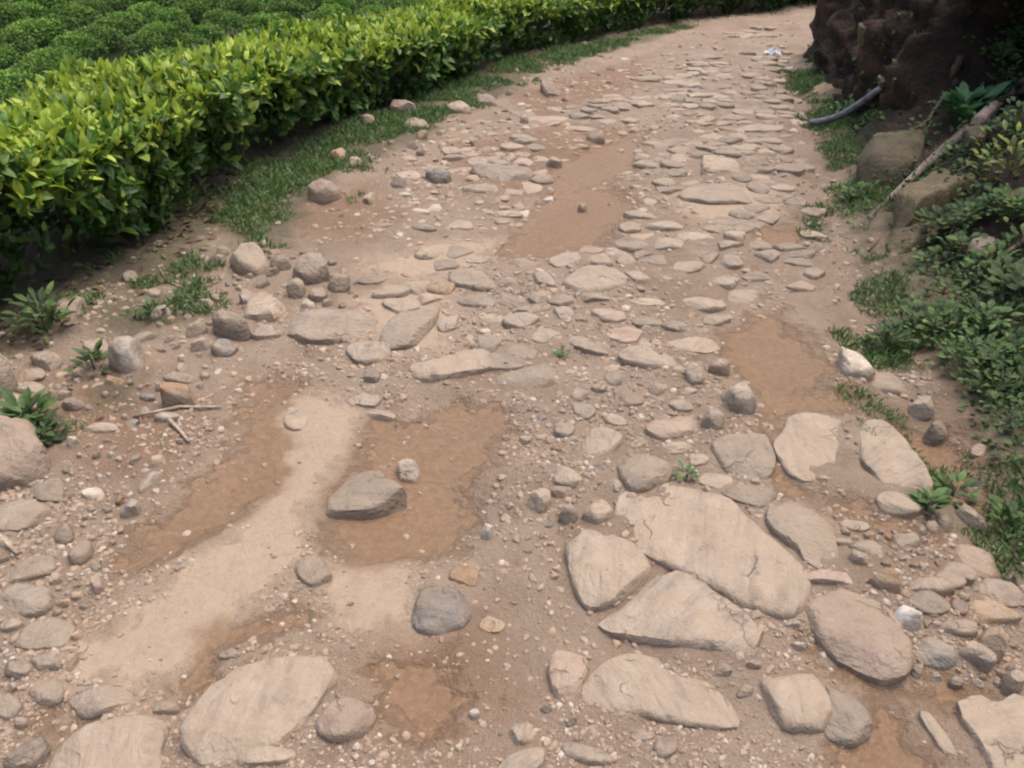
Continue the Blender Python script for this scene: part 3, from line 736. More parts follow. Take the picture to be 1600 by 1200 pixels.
# --- unnamed small cobbles: shared meshes, one object each
PROTO = []
PCOL = ['tan', 'tan', 'grey', 'tan', 'pinkish', 'tan', 'whitish', 'grey', 'tan', 'orange-brown', 'tan', 'pinkish', 'tan', 'blue-grey']
for i in range(14):
    rs = random.Random(500 + i)
    el = [(.03 * math.cos(a) * rs.uniform(.85, 1.12), .03 * math.sin(a) * rs.uniform(.6, .85)) for a in np.linspace(0, 2 * math.pi, 6, endpoint=False)]
    mt = M[['tan', 'tan', 'grey', 'tan', 'pink', 'tan', 'white', 'grey', 'tan', 'orange', 'tan', 'pink', 'tan', 'blue'][i]]
    me = stone_mesh(el, .03 * rs.uniform(.7, 1.1), rs.uniform(.35, .85), 900 + i, n=14, zb=-0.012, facets=9)
    me.materials.append(mt); PROTO.append(me)
def free(x, y, r, k=0.85):
    return all((x - a) ** 2 + (y - b) ** 2 > (k * (r + c)) ** 2 for a, b, c in PLACED)
def scatter(poly_px, count, smin, smax, label, group, name='cobble', parent=None, flat=1.0):
    rs = random.Random(count * 31 + len(PLACED))
    xs, ys = poly_px[0::2], poly_px[1::2]; poly = [(a, b) for a, b in zip(xs, ys)]
    done = tries = 0
    while done < count and tries < count * 40:
        tries += 1
        px, py = rs.uniform(min(xs), max(xs)), rs.uniform(min(ys), max(ys))
        if polysd(np.array([px]), np.array([py]), poly)[0] < 0: continue
        x, y = G(px, py)
        r = smin + (smax - smin) * rs.random() ** 2.2
        if not free(x, y, r): continue
        pi = rs.randrange(14)
        o = link(name, PROTO[pi], None, parent, (x, y, gz(x, y) - r * 0.12))
        o.scale = (r / .03, r / .03 * rs.uniform(.8, 1.1), r / .03 * flat * rs.uniform(.7, 1.1))
        o.rotation_euler = (rs.uniform(-.2, .2), rs.uniform(-.2, .2), rs.uniform(0, 6.28))
        if parent is None: tag(o, label.replace('small', ('tiny' if r < smin + .25 * (smax - smin) else 'small') + ' ' + PCOL[pi]), 'cobble', group)
        PLACED.append((x, y, r)); done += 1
scatter([0, 640, 70, 640, 120, 560, 320, 560, 330, 640, 250, 760, 150, 900, 110, 1060, -40, 1200, -60, 780], 122, .016, .055, 'small loose cobble in the rubble along the left road edge', 'small cobbles along the left road edge')
scatter([320, 400, 440, 380, 560, 430, 560, 480, 440, 500, 330, 560, 180, 560, 250, 500], 58, .02, .06, 'small loose cobble between the stones beside the hedge verge', 'small cobbles beside the hedge verge')
scatter([480, 330, 640, 170, 800, 100, 960, 60, 960, 130, 800, 200, 720, 240, 560, 340], 38, .025, .07, 'small loose stone on the upper road edge below the hedge', 'small stones on the upper left road edge')
scatter([1300, 830, 1480, 800, 1600, 890, 1600, 1060, 1440, 1060, 1400, 920], 40, .015, .042, 'small loose cobble filling the rubble at the lower right', 'small cobbles in the lower right rubble')
scatter([1230, 270, 1330, 260, 1360, 400, 1480, 640, 1400, 620, 1300, 440], 18, .012, .035, 'small loose stone along the foot of the right bank', 'small stones along the right bank foot')
scatter([780, 640, 960, 600, 1110, 640, 1000, 760, 860, 900, 780, 840], 80, .012, .032, '', '', 'stone', ROAD, .6)
BED = [[830, 560, 860, 420, 960, 330, 1010, 240, 1050, 120, 1100, 40, 1215, 40, 1240, 130, 1262, 260, 1290, 440, 1220, 452, 1130, 506, 1070, 560, 1110, 640, 1110, 720, 960, 700, 870, 640],
       [580, 470, 690, 395, 860, 380, 860, 560, 790, 610, 650, 600], [1190, 790, 1330, 800, 1420, 900, 1250, 920], [650, 250, 800, 190, 1000, 130, 1000, 200, 860, 240, 840, 290, 700, 300]]
def cobble_bed():
    """flat cobbles wedged against each other, as in the worn road bed: one piece each"""
    rs = random.Random(21)
    polys = [pts(f) for f in BED]
    A = np.concatenate([np.array(p) for p in polys]); lo, hi = A.min(0) - .3, A.max(0) + .3
    g = 0.135; P = []
    yy = lo[1]; row = 0
    while yy < hi[1]:
        st = g * (1 + 0.05 * max(0, yy - 3))                     # coarser further up the road
        xx = lo[0] + (row % 2) * st * .6
        while xx < hi[0]:
            P.append((xx + rs.uniform(-.42, .42) * st, yy + rs.uniform(-.38, .38) * st * .8)); xx += st * 1.15
        yy += st * .78; row += 1
    P = np.array(P)
    ins = unionsd(P[:, 0], P[:, 1], polys) + .12 * fbm(P[:, 0] * 4, P[:, 1] * 4, 3, 2)
    wet = unionsd(P[:, 0], P[:, 1], DAMP)
    bare = fbm(P[:, 0] * 1.8, P[:, 1] * 1.8, 66, 3)
    cells = []
    for i, p in enumerate(P):
        if ins[i] < 0.0 or wet[i] > 0.0 or rs.random() < .08 or bare[i] > 0.10: continue
        d = np.hypot(*(P - p).T); nb = [j for j in np.argsort(d)[1:16]]
        r0 = .28 * (1 + .06 * p[1])
        poly = [(-r0, -r0), (r0, -r0), (r0, r0), (-r0, r0)]
        for j in nb:
            m = (P[j] - p) / 2; out = []
            for k in range(len(poly)):
                a, b = np.array(poly[k]), np.array(poly[(k + 1) % len(poly)])
                da, db = m.dot(a - m), m.dot(b - m)
                if da <= 0: out.append(tuple(a))
                if (da < 0) != (db < 0): out.append(tuple(a + (b - a) * da / (da - db)))
            poly = out
            if len(poly) < 3: break
        if len(poly) < 4: continue
        Q = np.array(poly); c = Q.mean(0); rad = float(np.mean(np.hypot(*(Q - c).T)))
        x, y = p + c
        if not free(x, y, rad, .74): continue
        cells.append((y, x, (Q - c) * rs.uniform(.84, .95), rad))
    cells.sort(key=lambda q: q[0])
    for y, x, Q, rad in cells: PLACED.append((x, y, rad * .9))
    V, F, nv = [], [], 0
    for k, (y, x, Q, rad) in enumerate(cells):
        me = stone_mesh(Q, rs.uniform(.007, .024) * (1 + .02 * y), .10, 3000 + k, n=20, tilt=.12, facets=5)
        z = gz(x, y) - rs.uniform(0, .007)
        if k < 215:
            link('cobblestone', me, M[rs.choice(('tan', 'tan', 'tan', 'grey', 'tan', 'pink'))], ROAD, (x, y, z))
        else:
            V += [(v.co.x + x, v.co.y + y, v.co.z + z) for v in me.vertices]
            F += [tuple(i + nv for i in q.vertices) for q in me.polygons]; nv += len(me.vertices)
            bpy.data.meshes.remove(me)
    if V:
        me = bpy.data.meshes.new('far_cobblestones'); me.from_pydata(V, [], F)
        me.polygons.foreach_set('use_smooth', [True] * len(F)); me.update(); me.set_sharp_from_angle(angle=R(38))
        tag(link('far_cobblestones', me, M['tan'], ROAD), kind='stuff')
cobble_bed()
def rubble(regions):
    """the many smaller half-buried stones, as one part of the road"""
    Vs, Fs, Ts = [], [], []; nv = 0
    rs = random.Random(55)
    cache = []
    for me in PROTO[:8]:
        V = np.array([v.co[:] for v in me.vertices]) / .03
        F = []
        for p in me.polygons:
            q = list(p.vertices); F.append(q if len(q) == 4 else q + [q[2]])
        T = []
        for q in F:
            T.append(q[:3])
            if q[3] != q[2]: T.append([q[0], q[2], q[3]])
        cache.append((V, np.array(T)))
    for poly_px, count, smin, smax, flat in regions:
        xs, ys = poly_px[0::2], poly_px[1::2]; poly = list(zip(xs, ys)); done = tries = 0
        while done < count and tries < count * 30:
            tries += 1
            px, py = rs.uniform(min(xs), max(xs)), rs.uniform(min(ys), max(ys))
            if polysd(np.array([px]), np.array([py]), poly)[0] < 0: continue
            x, y = G(px, py); r = smin + (smax - smin) * rs.random() ** 2
            if not free(x, y, r, .8): continue
            ax, ay = np.array([x]), np.array([y])
            if max(unionsd(ax, ay, DAMP)[0], unionsd(ax, ay, SAND)[0]) > 0.03: continue
            V, T = cache[rs.randrange(8)]; a = rs.uniform(0, 6.28); ca, sa = math.cos(a), math.sin(a)
            W = V * np.array([r, r * rs.uniform(.75, 1.1), r * flat * rs.uniform(.6, 1.1)])
            W = np.stack([W[:, 0] * ca - W[:, 1] * sa, W[:, 0] * sa + W[:, 1] * ca, W[:, 2]], -1) + np.array([x, y, gz(x, y) - r * .1])
            Vs.append(W); Fs.append(T + nv); Ts.append(np.full(len(W), rs.choice((.3, .45, .55, .62, .7, .8, .9)) + rs.uniform(-.06, .06))); nv += len(W)
            PLACED.append((x, y, r)); done += 1
    me = np_mesh('rubble', np.concatenate(Vs), np.concatenate(Fs), True, {'tone': np.concatenate(Ts)})
    tag(link('rubble', me, M['pebble'], ROAD), kind='stuff')
rubble([([640, 230, 1000, 80, 1220, 50, 1260, 240, 1220, 340, 900, 340, 560, 380], 460, .02, .075, .4),
        ([560, 380, 1220, 340, 1260, 440, 1120, 600, 1000, 660, 700, 600, 540, 470], 260, .012, .035, .5),
        ([780, 600, 1200, 560, 1340, 800, 1420, 960, 1200, 1060, 860, 1000, 760, 800], 260, .008, .022, .7),
        ([560, 980, 860, 940, 1000, 1200, 540, 1200], 60, .006, .016, .7), ([260, 480, 640, 480, 560, 600, 330, 640], 90, .01, .025, .6),
        ([100, 640, 330, 620, 330, 720, 130, 900], 150, .007, .02, .7), ([0, 760, 180, 760, 180, 900, 110, 1060, 0, 1190], 160, .008, .022, .8), ([1300, 800, 1480, 800, 1600, 900, 1580, 1060, 1430, 1050, 1400, 920], 110, .008, .02, .8),
        ([20, 500, 200, 430, 330, 380, 330, 560, 120, 620, 0, 640], 130, .007, .03, .6), ([1270, 280, 1340, 300, 1400, 440, 1480, 620, 1380, 600, 1300, 480], 130, .007, .028, .6), ([480, 300, 600, 240, 700, 220, 640, 360, 480, 400], 90, .008, .03, .5)])

# --- gravel: far too many to count
def icosphere():
    p = (1 + 5 ** .5) / 2
    V = np.array([(-1, p, 0), (1, p, 0), (-1, -p, 0), (1, -p, 0), (0, -1, p), (0, 1, p), (0, -1, -p), (0, 1, -p), (p, 0, -1), (p, 0, 1), (-p, 0, -1), (-p, 0, 1)], float)
    V /= np.linalg.norm(V[0])
    F = np.array([(0, 11, 5), (0, 5, 1), (0, 1, 7), (0, 7, 10), (0, 10, 11), (1, 5, 9), (5, 11, 4), (11, 10, 2), (10, 7, 6), (7, 1, 8), (3, 9, 4), (3, 4, 2), (3, 2, 6), (3, 6, 8), (3, 8, 9), (4, 9, 5), (2, 4, 11), (6, 2, 10), (8, 6, 7), (9, 8, 1)])
    return V, F
def build_gravel(n=29000):
    px = RNG.uniform(-420, 1750, n * 3); py = 20 + (1260 - 20) * RNG.random(n * 3) ** 0.9
    v = (py - 600) / FPX; u = (px - 800) / FPX
    t = CAM_H / (SP + v * CP); x = u * t; y = t * (CP - v * SP)
    keep = (sdist(x, y, HEDGE) < -0.03) & (sdist(x, y, FOOT) > 0.0)
    x, y, t = x[keep], y[keep], t[keep]
    p = np.ones(len(x))
    p *= 1 - 0.93 * sstep(-0.06, 0.05, unionsd(x, y, DAMP)); p *= 1 - 0.95 * sstep(-0.06, 0.05, unionsd(x, y, SAND))
    p *= 1 - 0.6 * sstep(-0.05, 0.1, unionsd(x, y, GRASS_L + GRASS_R))
    p *= 0.10 + 0.90 * sstep(-0.05, 0.25, fbm(x * 2.2, y * 2.2, 77, 4))
    k = RNG.random(len(x)) < p
    x, y, t = x[k][:n], y[k][:n], t[k][:n]; n = len(x)
    r = (0.0020 + 0.0085 * RNG.random(n) ** 3.6) * np.clip(t / 2.2, 0.8, 3.0)
    V0, F0 = icosphere()
    ang = RNG.uniform(0, 6.28, n); ca, sa = np.cos(ang), np.sin(ang)
    V = np.repeat(V0[None], n, 0) * (1 + RNG.uniform(-.28, .28, (n, 12, 1)))
    V = V * (r[:, None] * RNG.uniform(.7, 1.35, (n, 3)) * np.array([1, 1, .75]))[:, None, :]
    V = np.stack([V[..., 0] * ca[:, None] - V[..., 1] * sa[:, None], V[..., 0] * sa[:, None] + V[..., 1] * ca[:, None], V[..., 2]], -1)
    V += np.stack([x, y, road_z(x, y) - r * 0.05], -1)[:, None, :]
    F = F0[None] + (np.arange(n) * 12)[:, None, None]
    me = np_mesh('gravel', V.reshape(-1, 3), F.reshape(-1, 3), False, {'tone': np.repeat(RNG.random(n), 12)})
    tag(link('gravel', me, M['pebble']), 'fine tan gravel and grit strewn over the dirt road', 'gravel', kind='stuff')
build_gravel()

# ------------------------------------------------------------------ leaves
def unit(a):
    return a / (np.linalg.norm(a, axis=-1, keepdims=True) + 1e-9)
def leaf_mesh(name, P, D, N, L, W, tone, fold=0.18, curl=0.12, full=False):
    """one pointed, folded leaf per row: base P, direction D, normal N"""
    D = unit(D); S = unit(np.cross(D, N)); N = unit(np.cross(S, D))
    L = L[:, None]; W = W[:, None]
    base = P; mid = P + D * L * 0.5 + N * L * 0.02; tip = P + D * L - N * L * curl
    le = P + D * L * 0.45 + S * W * 0.5 + N * W * fold; ri = P + D * L * 0.45 - S * W * 0.5 + N * W * fold
    if full:
        rows = [base, mid, tip]
        for f, k in ((.24, .40), (.55, .5), (.82, .27)):
            c0 = P + D * L * f - N * L * curl * f * f
            rows += [c0 + S * W * k + N * W * fold * k * 2, c0 - S * W * k + N * W * fold * k * 2]
        V = np.stack(rows, 1).reshape(-1, 3)
        f = np.array([(0, 1, 3), (3, 1, 5), (5, 1, 7), (7, 1, 2), (0, 4, 1), (4, 6, 1), (6, 8, 1), (8, 2, 1)])
        F = (f[None] + (np.arange(len(P)) * 9)[:, None, None]).reshape(-1, 3)
        return np_mesh(name, V, F, False, {'tone': np.repeat(np.clip(tone, 0, 1), 9)})
    V = np.stack([base, mid, tip, le, ri], 1).reshape(-1, 3)
    f = np.array([(0, 1, 3), (3, 1, 2), (0, 4, 1), (4, 2, 1)])
    F = (f[None] + (np.arange(len(P)) * 5)[:, None, None]).reshape(-1, 3)
    return np_mesh(name, V, F, False, {'tone': np.repeat(np.clip(tone, 0, 1), 5)})
def tube_mesh(name, P, Rr, seg=7):
    P = [Vector(p) for p in P]; V = []; F = []
    for i, p in enumerate(P):
        d = (P[min(i + 1, len(P) - 1)] - P[max(i - 1, 0)]).normalized()
        a = d.orthogonal().normalized() if i == 0 else (a - d * a.dot(d)).normalized()
        b = d.cross(a)
        for k in range(seg):
            t = 2 * math.pi * k / seg
            V.append(p + (a * math.cos(t) + b * math.sin(t)) * Rr[i])
    for i in range(len(P) - 1):
        for k in range(seg):
            F.append((i * seg + k, i * seg + (k + 1) % seg, (i + 1) * seg + (k + 1) % seg, (i + 1) * seg + k))
    F.append(tuple(range(seg))[::-1]); F.append(tuple((len(P) - 1) * seg + k for k in range(seg)))
    me = bpy.data.meshes.new(name); me.from_pydata(V, [], F)
    me.polygons.foreach_set('use_smooth', [True] * len(F)); me.update()
    return me

# --- the roadside hedge, bush by bush
HC = np.array(HEDGE[1:-2], float)
HL = smooth_line(resample(HC, 0.05), 15)
hd = np.r_[0, np.cumsum(np.hypot(*np.diff(HL, axis=0).T))]
def hedge_at(s):
    p = np.array([np.interp(s, hd, HL[:, 0]), np.interp(s, hd, HL[:, 1])])
    q = np.array([np.interp(s + .1, hd, HL[:, 0]), np.interp(s + .1, hd, HL[:, 1])])
    t = (q - p) / np.linalg.norm(q - p)
    return p, t, np.array([-t[1], t[0]])                        # point, along, away from the road
ORD = ['first', 'second', 'third', 'fourth', 'fifth', 'sixth', 'seventh', 'eighth', 'ninth', 'tenth', 'eleventh', 'twelfth', 'thirteenth', 'fourteenth', 'fifteenth', 'sixteenth', 'seventeenth', 'eighteenth', 'nineteenth', 'twentieth']
def build_bush(s, length, height, nleaf, idx, lsize):
    rg = np.random.default_rng(40 + idx)
    p, t, nv = hedge_at(s)
    depth = 0.86
    c = p + nv * (depth * 0.5 - 0.16)
    z0 = gz(p[0], p[1]) - 0.02
    root = tag(link('tea_bush', None, loc=(c[0], c[1], z0)), BUSH_LABEL(idx), 'tea bush', 'clipped tea bushes of the roadside hedge')
    A = np.array([t[0], t[1], 0]); B = np.array([-nv[0], -nv[1], 0]); Z = np.array([0, 0, 1.0])   # along, towards the road, up
    # positions on a superellipse shell with a flat clipped top
    n = nleaf
    where = rg.random(n)
    top = where < 0.46; front = (where >= 0.46) & (where < 0.80); rest = where >= 0.80
    u = rg.uniform(-.56, .56, n) * length
    b = np.zeros(n); z = np.zeros(n); na = np.zeros((n, 3))
    bump = 0.10 * fbm(u * 3 + idx * 9, np.zeros(n), 5, 3)
    b[top] = rg.uniform(-.5, .5, top.sum()) * depth
    edge = np.clip((np.abs(b) / (depth * .5)) ** 4, 0, 1)
    z[top] = (height + 0.16 * fbm(u * 3.5 + idx * 7, b * 3.5, 21, 3) - 0.10 * edge - rg.exponential(0.03, n))[top]
    na[top] = (Z * 1.0 + B * (b / depth * 0.8)[:, None])[top]
    zf = rg.random(n) ** 0.72 * 0.93
    cut = 0.12 * np.sin(zf * 3.1)                              # the face bulges at two thirds height
    b[front] = (depth * .5 + bump + 0.14 * fbm(u * 4, zf * 4 + idx * 5, 31, 3) - 0.17 * (1 - zf) ** 1.6 - rg.exponential(0.05, n))[front]
    z[front] = (zf * height)[front]
    na[front] = (B * 0.9 + Z * 0.55)[None].repeat(front.sum(), 0)
    b[rest] = rg.uniform(-.5, .42, rest.sum()) * depth; z[rest] = rg.uniform(0.25, .95, rest.sum()) * height
    na[rest] = unit(rg.normal(size=(n, 3)))[rest] + np.array([0, 0, .3])
    # gaps low on the face, so that stems and darkness show
    gap = front & (fbm(u * 3.2 + idx * 3, z * 4.0, 61, 2) > 0.40 * (z / height) - (0.16 if idx < 6 else 0.04)) & (z < 0.66 * height)
    keep = ~gap
    P = A * u[:, None] + B * b[:, None] + Z * z[:, None]
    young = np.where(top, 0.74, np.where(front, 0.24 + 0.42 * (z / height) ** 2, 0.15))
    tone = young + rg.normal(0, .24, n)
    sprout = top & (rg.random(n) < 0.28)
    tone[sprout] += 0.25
    D = unit(na * 0.55 + rg.normal(size=(n, 3)) * 0.7 + Z * 0.25)
    D[sprout] = unit(rg.normal(size=(int(sprout.sum()), 3)) * 0.45 + Z * 1.0)
    N = unit(na + rg.normal(size=(n, 3)) * 0.5)
    L = lsize * (.45 + 1.1 * rg.random(n) ** 1.4); W = L * rg.uniform(.4, .58, n)
    W[sprout] *= 0.7
    P[sprout] += Z * 0.015
    k = keep
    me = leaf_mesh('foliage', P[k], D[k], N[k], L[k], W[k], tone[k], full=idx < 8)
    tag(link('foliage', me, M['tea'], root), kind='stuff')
    rs = random.Random(idx)
    for j in range(6 if idx < 9 else 4):
        u0 = rs.uniform(-.3, .3) * length; b0 = rs.uniform(-.05, .22); pts_ = []; rr = []
        u1 = u0 + rs.uniform(-.25, .25); b1 = b0 + rs.uniform(-.15, .18)
        for q in range(6):
            f = q / 5
            w_ = A * (u0 + (u1 - u0) * f + rs.uniform(-.025, .025)) + B * (b0 + (b1 - b0) * f + rs.uniform(-.02, .02)) + Z * (f * height * .86 - 0.04)
            pts_.append(w_); rr.append(0.019 * (1 - .6 * f) * rs.uniform(.8, 1.2))
        link('stem', tube_mesh('stem', pts_, rr), M['bark'], root)
    # shoots that stand out of the clipped top
    if idx < 9:
        for j in range(9):
            uu, bb = rs.uniform(-.5, .5) * length, rs.uniform(-.4, .45) * depth
            base = A * uu + B * bb + Z * (height - .02 + rs.uniform(-.02, .03))
            m = 5
            lp = np.array([base + Z * (.012 * q) for q in range(m)])
            an = rs.uniform(0, 6.28) + np.arange(m) * 2.4
            dd = np.stack([np.cos(an) * .5, np.sin(an) * .5, np.linspace(.6, 1.6, m)], -1)
            sm = leaf_mesh('shoot', lp, dd, np.stack([-np.cos(an), -np.sin(an), np.full(m, .6)], -1), np.linspace(1.15, .8, m) * lsize, np.linspace(.4, .24, m) * lsize, np.full(m, .95))
            link('shoot', sm, M['tea'], root)
    return root
S0 = float(hd[np.argmin(np.hypot(HL[:, 0] - G(0, 500)[0], HL[:, 1] - G(0, 500)[1]))])
def BUSH_LABEL(i):
    if i < 0: return 'clipped tea bush of the roadside hedge beside the photographer, outside the picture'
    if i < 2: return ('clipped tea bush of the roadside hedge, beyond the left picture edge', 'clipped tea bush filling the left picture edge, nearest of the hedge')[i]
    return 'clipped bright green tea bush in the roadside hedge, %s from the left picture edge' % ORD[i - 1]
s = S0 - 1.05 - 2.4; i = -3
while s < hd[-1] - 0.5 and i < 19:
    x_, y_ = hedge_at(s)[0]
    far = float(sstep(3.0, 8.0, y_))
    build_bush(s, 0.86, 0.70 - 0.17 * far + 0.03 * math.sin(i * 2.3), int(7600 - 3600 * far), i, 0.064 + 0.012 * far)
    s += 0.80 + 0.05 * math.sin(i * 1.7); i += 1

# --- tea field on the slope below
def field_proto(k):
    rg = np.random.default_rng(900 + k); n = 1900
    th = rg.uniform(0, 6.28, n); rr = np.sqrt(rg.random(n)); 
    rad = 0.56 * (1 + 0.16 * np.sin(th * 2 + k) + 0.10 * np.sin(th * 3 + 2 * k))
    x, y = np.cos(th) * rr * rad, np.sin(th) * rr * rad
    z = 0.62 * (1 - 0.6 * rr ** 4) + 0.10 * fbm(x * 4 + k * 3, y * 4, 9, 3) - rg.exponential(.03, n)
    side = rg.random(n) < .22
    z[side] *= rg.uniform(.3, 1, side.sum())
    P = np.stack([x, y, z], -1)
    na = np.stack([x * 1.2 * rr ** 2, y * 1.2 * rr ** 2, np.full(n, .8)], -1)
    D = unit(na * .5 + rg.normal(size=(n, 3)) * .7); N = unit(na + rg.normal(size=(n, 3)) * .4)
    L = 0.075 * rg.uniform(.7, 1.3, n)
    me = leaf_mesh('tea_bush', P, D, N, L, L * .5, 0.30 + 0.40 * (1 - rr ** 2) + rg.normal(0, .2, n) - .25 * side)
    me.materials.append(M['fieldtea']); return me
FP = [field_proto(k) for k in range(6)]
def build_field():
    rs = random.Random(3)
    cand = []
    rd = Vector((0.14, 1.0)).normalized(); cr = Vector((-rd.y, rd.x))
    t_ = np.linspace(6, 40, 800); d_ = ray(185, 98)
    over = CAM_H + d_[2] * t_ > base_z(d_[0] * t_, d_[1] * t_) + 0.15
    tg = float(t_[np.argmin(over)]); gapx, gapy = d_[0] * tg, d_[1] * tg
    for i in range(-30, 40):
        for j in range(0, 54):
            q = cr * (i * 1.12 + rs.uniform(-.09, .09)) + rd * (j * 0.84 + 4 + rs.uniform(-.14, .14) + (i % 2) * .4)
            if rs.random() < 0.015: continue
            d_ = sdist(np.array([q.x]), np.array([q.y]), HEDGE)[0]
            if d_ < 2.6 or d_ > 34: continue
            z = float(base_z(np.array([q.x]), np.array([q.y]))[0])
            # picture position
            v = Vector((q.x, q.y, z + .6 - CAM_H)); dep = v.y * CP - v.z * SP
            if dep < 1: continue
            px = 800 + FPX * v.x / dep; py = 600 - FPX * (v.y * SP + v.z * CP) / dep
            if math.hypot(q.x - gapx, q.y - gapy) < 0.8: continue
            inview = -60 < px < 760 and -45 < py < 190
            cand.append((0 if inview else 1, dep, q, z))
    cand.sort(key=lambda c: (c[0], c[1]))
    for c in cand[:300]:
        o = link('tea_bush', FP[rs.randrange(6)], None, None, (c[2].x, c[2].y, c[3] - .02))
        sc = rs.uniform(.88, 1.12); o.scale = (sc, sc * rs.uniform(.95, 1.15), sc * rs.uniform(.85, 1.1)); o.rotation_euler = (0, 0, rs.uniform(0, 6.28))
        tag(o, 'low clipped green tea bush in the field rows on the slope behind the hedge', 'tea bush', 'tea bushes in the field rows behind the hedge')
    rest = cand[300:]
    if rest:                                                    # the field goes on beyond the picture
        rg = np.random.default_rng(1)
        Ps = []; Zs = []
        n = 150
        cx = np.array([c[2].x for c in rest]); cy = np.array([c[2].y for c in rest]); cz = np.array([c[3] for c in rest])
        m = len(rest)
        th = rg.uniform(0, 6.28, (m, n)); rr = np.sqrt(rg.random((m, n)))
        P = np.stack([cx[:, None] + .56 * rr * np.cos(th), cy[:, None] + .56 * rr * np.sin(th), cz[:, None] + .72 * (1 - .5 * rr ** 4) + rg.normal(0, .03, (m, n))], -1).reshape(-1, 3)
        k = len(P)
        D = unit(rg.normal(size=(k, 3)) * np.array([1, 1, .5])); N = unit(rg.normal(size=(k, 3)) * .4 + np.array([0, 0, 1]))
        L = .16 * rg.uniform(.7, 1.3, k)
        me = leaf_mesh('tea_field', P, D, N, L, L * .6, .4 + rg.normal(0, .2, k))
        tag(link('tea_field', me, M['fieldtea']), 'mass of tea bushes carrying on over the far slope', 'tea field', kind='stuff')
build_field()

# ------------------------------------------------------------------ grass, weeds and ground cover
def grass(name, polys, n, label, hmin=.02, hmax=.06, dens=12000, bias=-.05):
    rg = np.random.default_rng(len(name) + n)
    xs, ys = [], []
    for p in polys:
        A = np.array(p); lo, hi = A.min(0) - .06, A.max(0) + .06
        m = int(np.prod(hi - lo) * dens)
        xs.append(rg.uniform(lo[0], hi[0], m)); ys.append(rg.uniform(lo[1], hi[1], m))
    x = np.concatenate(xs); y = np.concatenate(ys)
    o_ = rg.permutation(len(x)); x, y = x[o_], y[o_]
    sd = unionsd(x, y, polys) + bias + 0.55 * fbm(x * 3.5, y * 3.5, 15, 4)
    k = sd > 0.0
    x, y, sd = x[k][:n], y[k][:n], sd[k][:n]; n = len(x)
    P = np.stack([x, y, road_z(x, y) - .004], -1)
    D = unit(rg.normal(size=(n, 3)) * .7 + np.array([0, 0, .9])); N = rg.normal(size=(n, 3))
    L = rg.uniform(hmin, hmax, n) * (0.7 + np.clip(sd * 3, 0, .6)); W = np.clip(L * .16, .003, .010)
    me = leaf_mesh(name, P, D, N, L, W, .45 + rg.normal(0, .25, n), .1, .3)
    tag(link(name, me, M['grass']), label, 'grass', kind='stuff')
grass('verge_grass', GRASS_L, 34000, 'short green grass on the verge at the foot of the hedge', .02, .065)
grass('ditch_grass', GRASS_R, 20000, 'short green grass strips beside the ditch on the right', .018, .05, 12000, .05)

def leaf_litter(n=3800):
    rg = np.random.default_rng(31)
    s_ = rg.uniform(S0 - 1.5, hd[-1] - 3, n); off = rg.normal(.02, .17, n)
    x = np.interp(s_, hd, HL[:, 0]); y = np.interp(s_, hd, HL[:, 1])
    tx = np.interp(s_ + .1, hd, HL[:, 0]) - x; ty = np.interp(s_ + .1, hd, HL[:, 1]) - y; q = np.hypot(tx, ty)
    x, y = x + ty / q * off, y - tx / q * off
    P = np.stack([x, y, road_z(x, y) + .006 + rg.exponential(.006, n)], -1)
    D = rg.normal(size=(n, 3)) * np.array([1, 1, .15]); N = np.array([0, 0, 1.0]) + rg.normal(size=(n, 3)) * .3
    L = .06 * rg.uniform(.5, 1.2, n)
    tag(link('leaf_litter', leaf_mesh('leaf_litter', P, D, N, L, L * .45, rg.random(n)), M['litter']), 'dry brown fallen leaves along the foot of the hedge', 'leaf litter', kind='stuff')
leaf_litter()
def rosette(n, L, spread, seed, up=0.5, stemh=0.1, wr=.42):
    rg = np.random.default_rng(seed)
    an = np.arange(n) * 2.39996 + rg.uniform(0, .6, n); h = np.sort(rg.random(n)) * stemh
    o = np.stack([np.cos(an), np.sin(an), np.zeros(n)], -1)
    P = o * (rg.random(n)[:, None] * spread) + np.stack([0 * h, 0 * h, h], -1)
    D = o + np.array([0, 0, 1]) * rg.uniform(up * .4, up * 1.6, n)[:, None]
    N = np.array([0, 0, 1.0]) - o * .3 + rg.normal(size=(n, 3)) * .2
    LL = L * rg.uniform(.65, 1.25, n)
    return leaf_mesh('leaves', P, D, N, LL, LL * wr * rg.uniform(.8, 1.2, n), .45 + rg.normal(0, .28, n), full=True)
def plant(loc, nrm, n, L, spread, up, stemh, mat, label, seed, group=None, wr=.42):
    root = tag(link('weed', None, loc=loc), label, 'plant', group)
    q = (Vector((0, 0, 1)) * .6 + nrm * .6).to_track_quat('Z', 'Y'); root.rotation_euler = q.to_euler()
    tag(link('foliage', rosette(n, L, spread, seed, up, stemh, wr), M[mat], root), kind='stuff')
    link('stem', tube_mesh('stem', [(0, 0, -.02), (.004, .003, stemh * .5), (0, .006, stemh)], [.005, .004, .002], 5), M['bark'], root)
    return root
def gplant(px, py, *a, **k):
    x, y = G(px, py); return plant((x, y, gz(x, y)), Vector((0, 0, 1)), *a, **k)
gplant(75, 520, 70, .065, .10, .9, .16, 'weed', 'bright green leafy weed beside the round stone under the hedge', 1)
gplant(150, 580, 34, .05, .07, .7, .07, 'weed', 'small weed between the cobble pile and the pale upright stone', 2)
gplant(48, 665, 40, .075, .06, .8, .07, 'weed', 'green weed growing behind the pinkish boulder', 3)
gplant(72, 690, 34, .06, .06, .5, .05, 'weed', 'low green weed right of the pinkish boulder', 4)
gplant(300, 335, 60, .055, .12, .9, .16, 'tea', 'leafy sprout at the foot of the hedge beside the grass verge', 5)
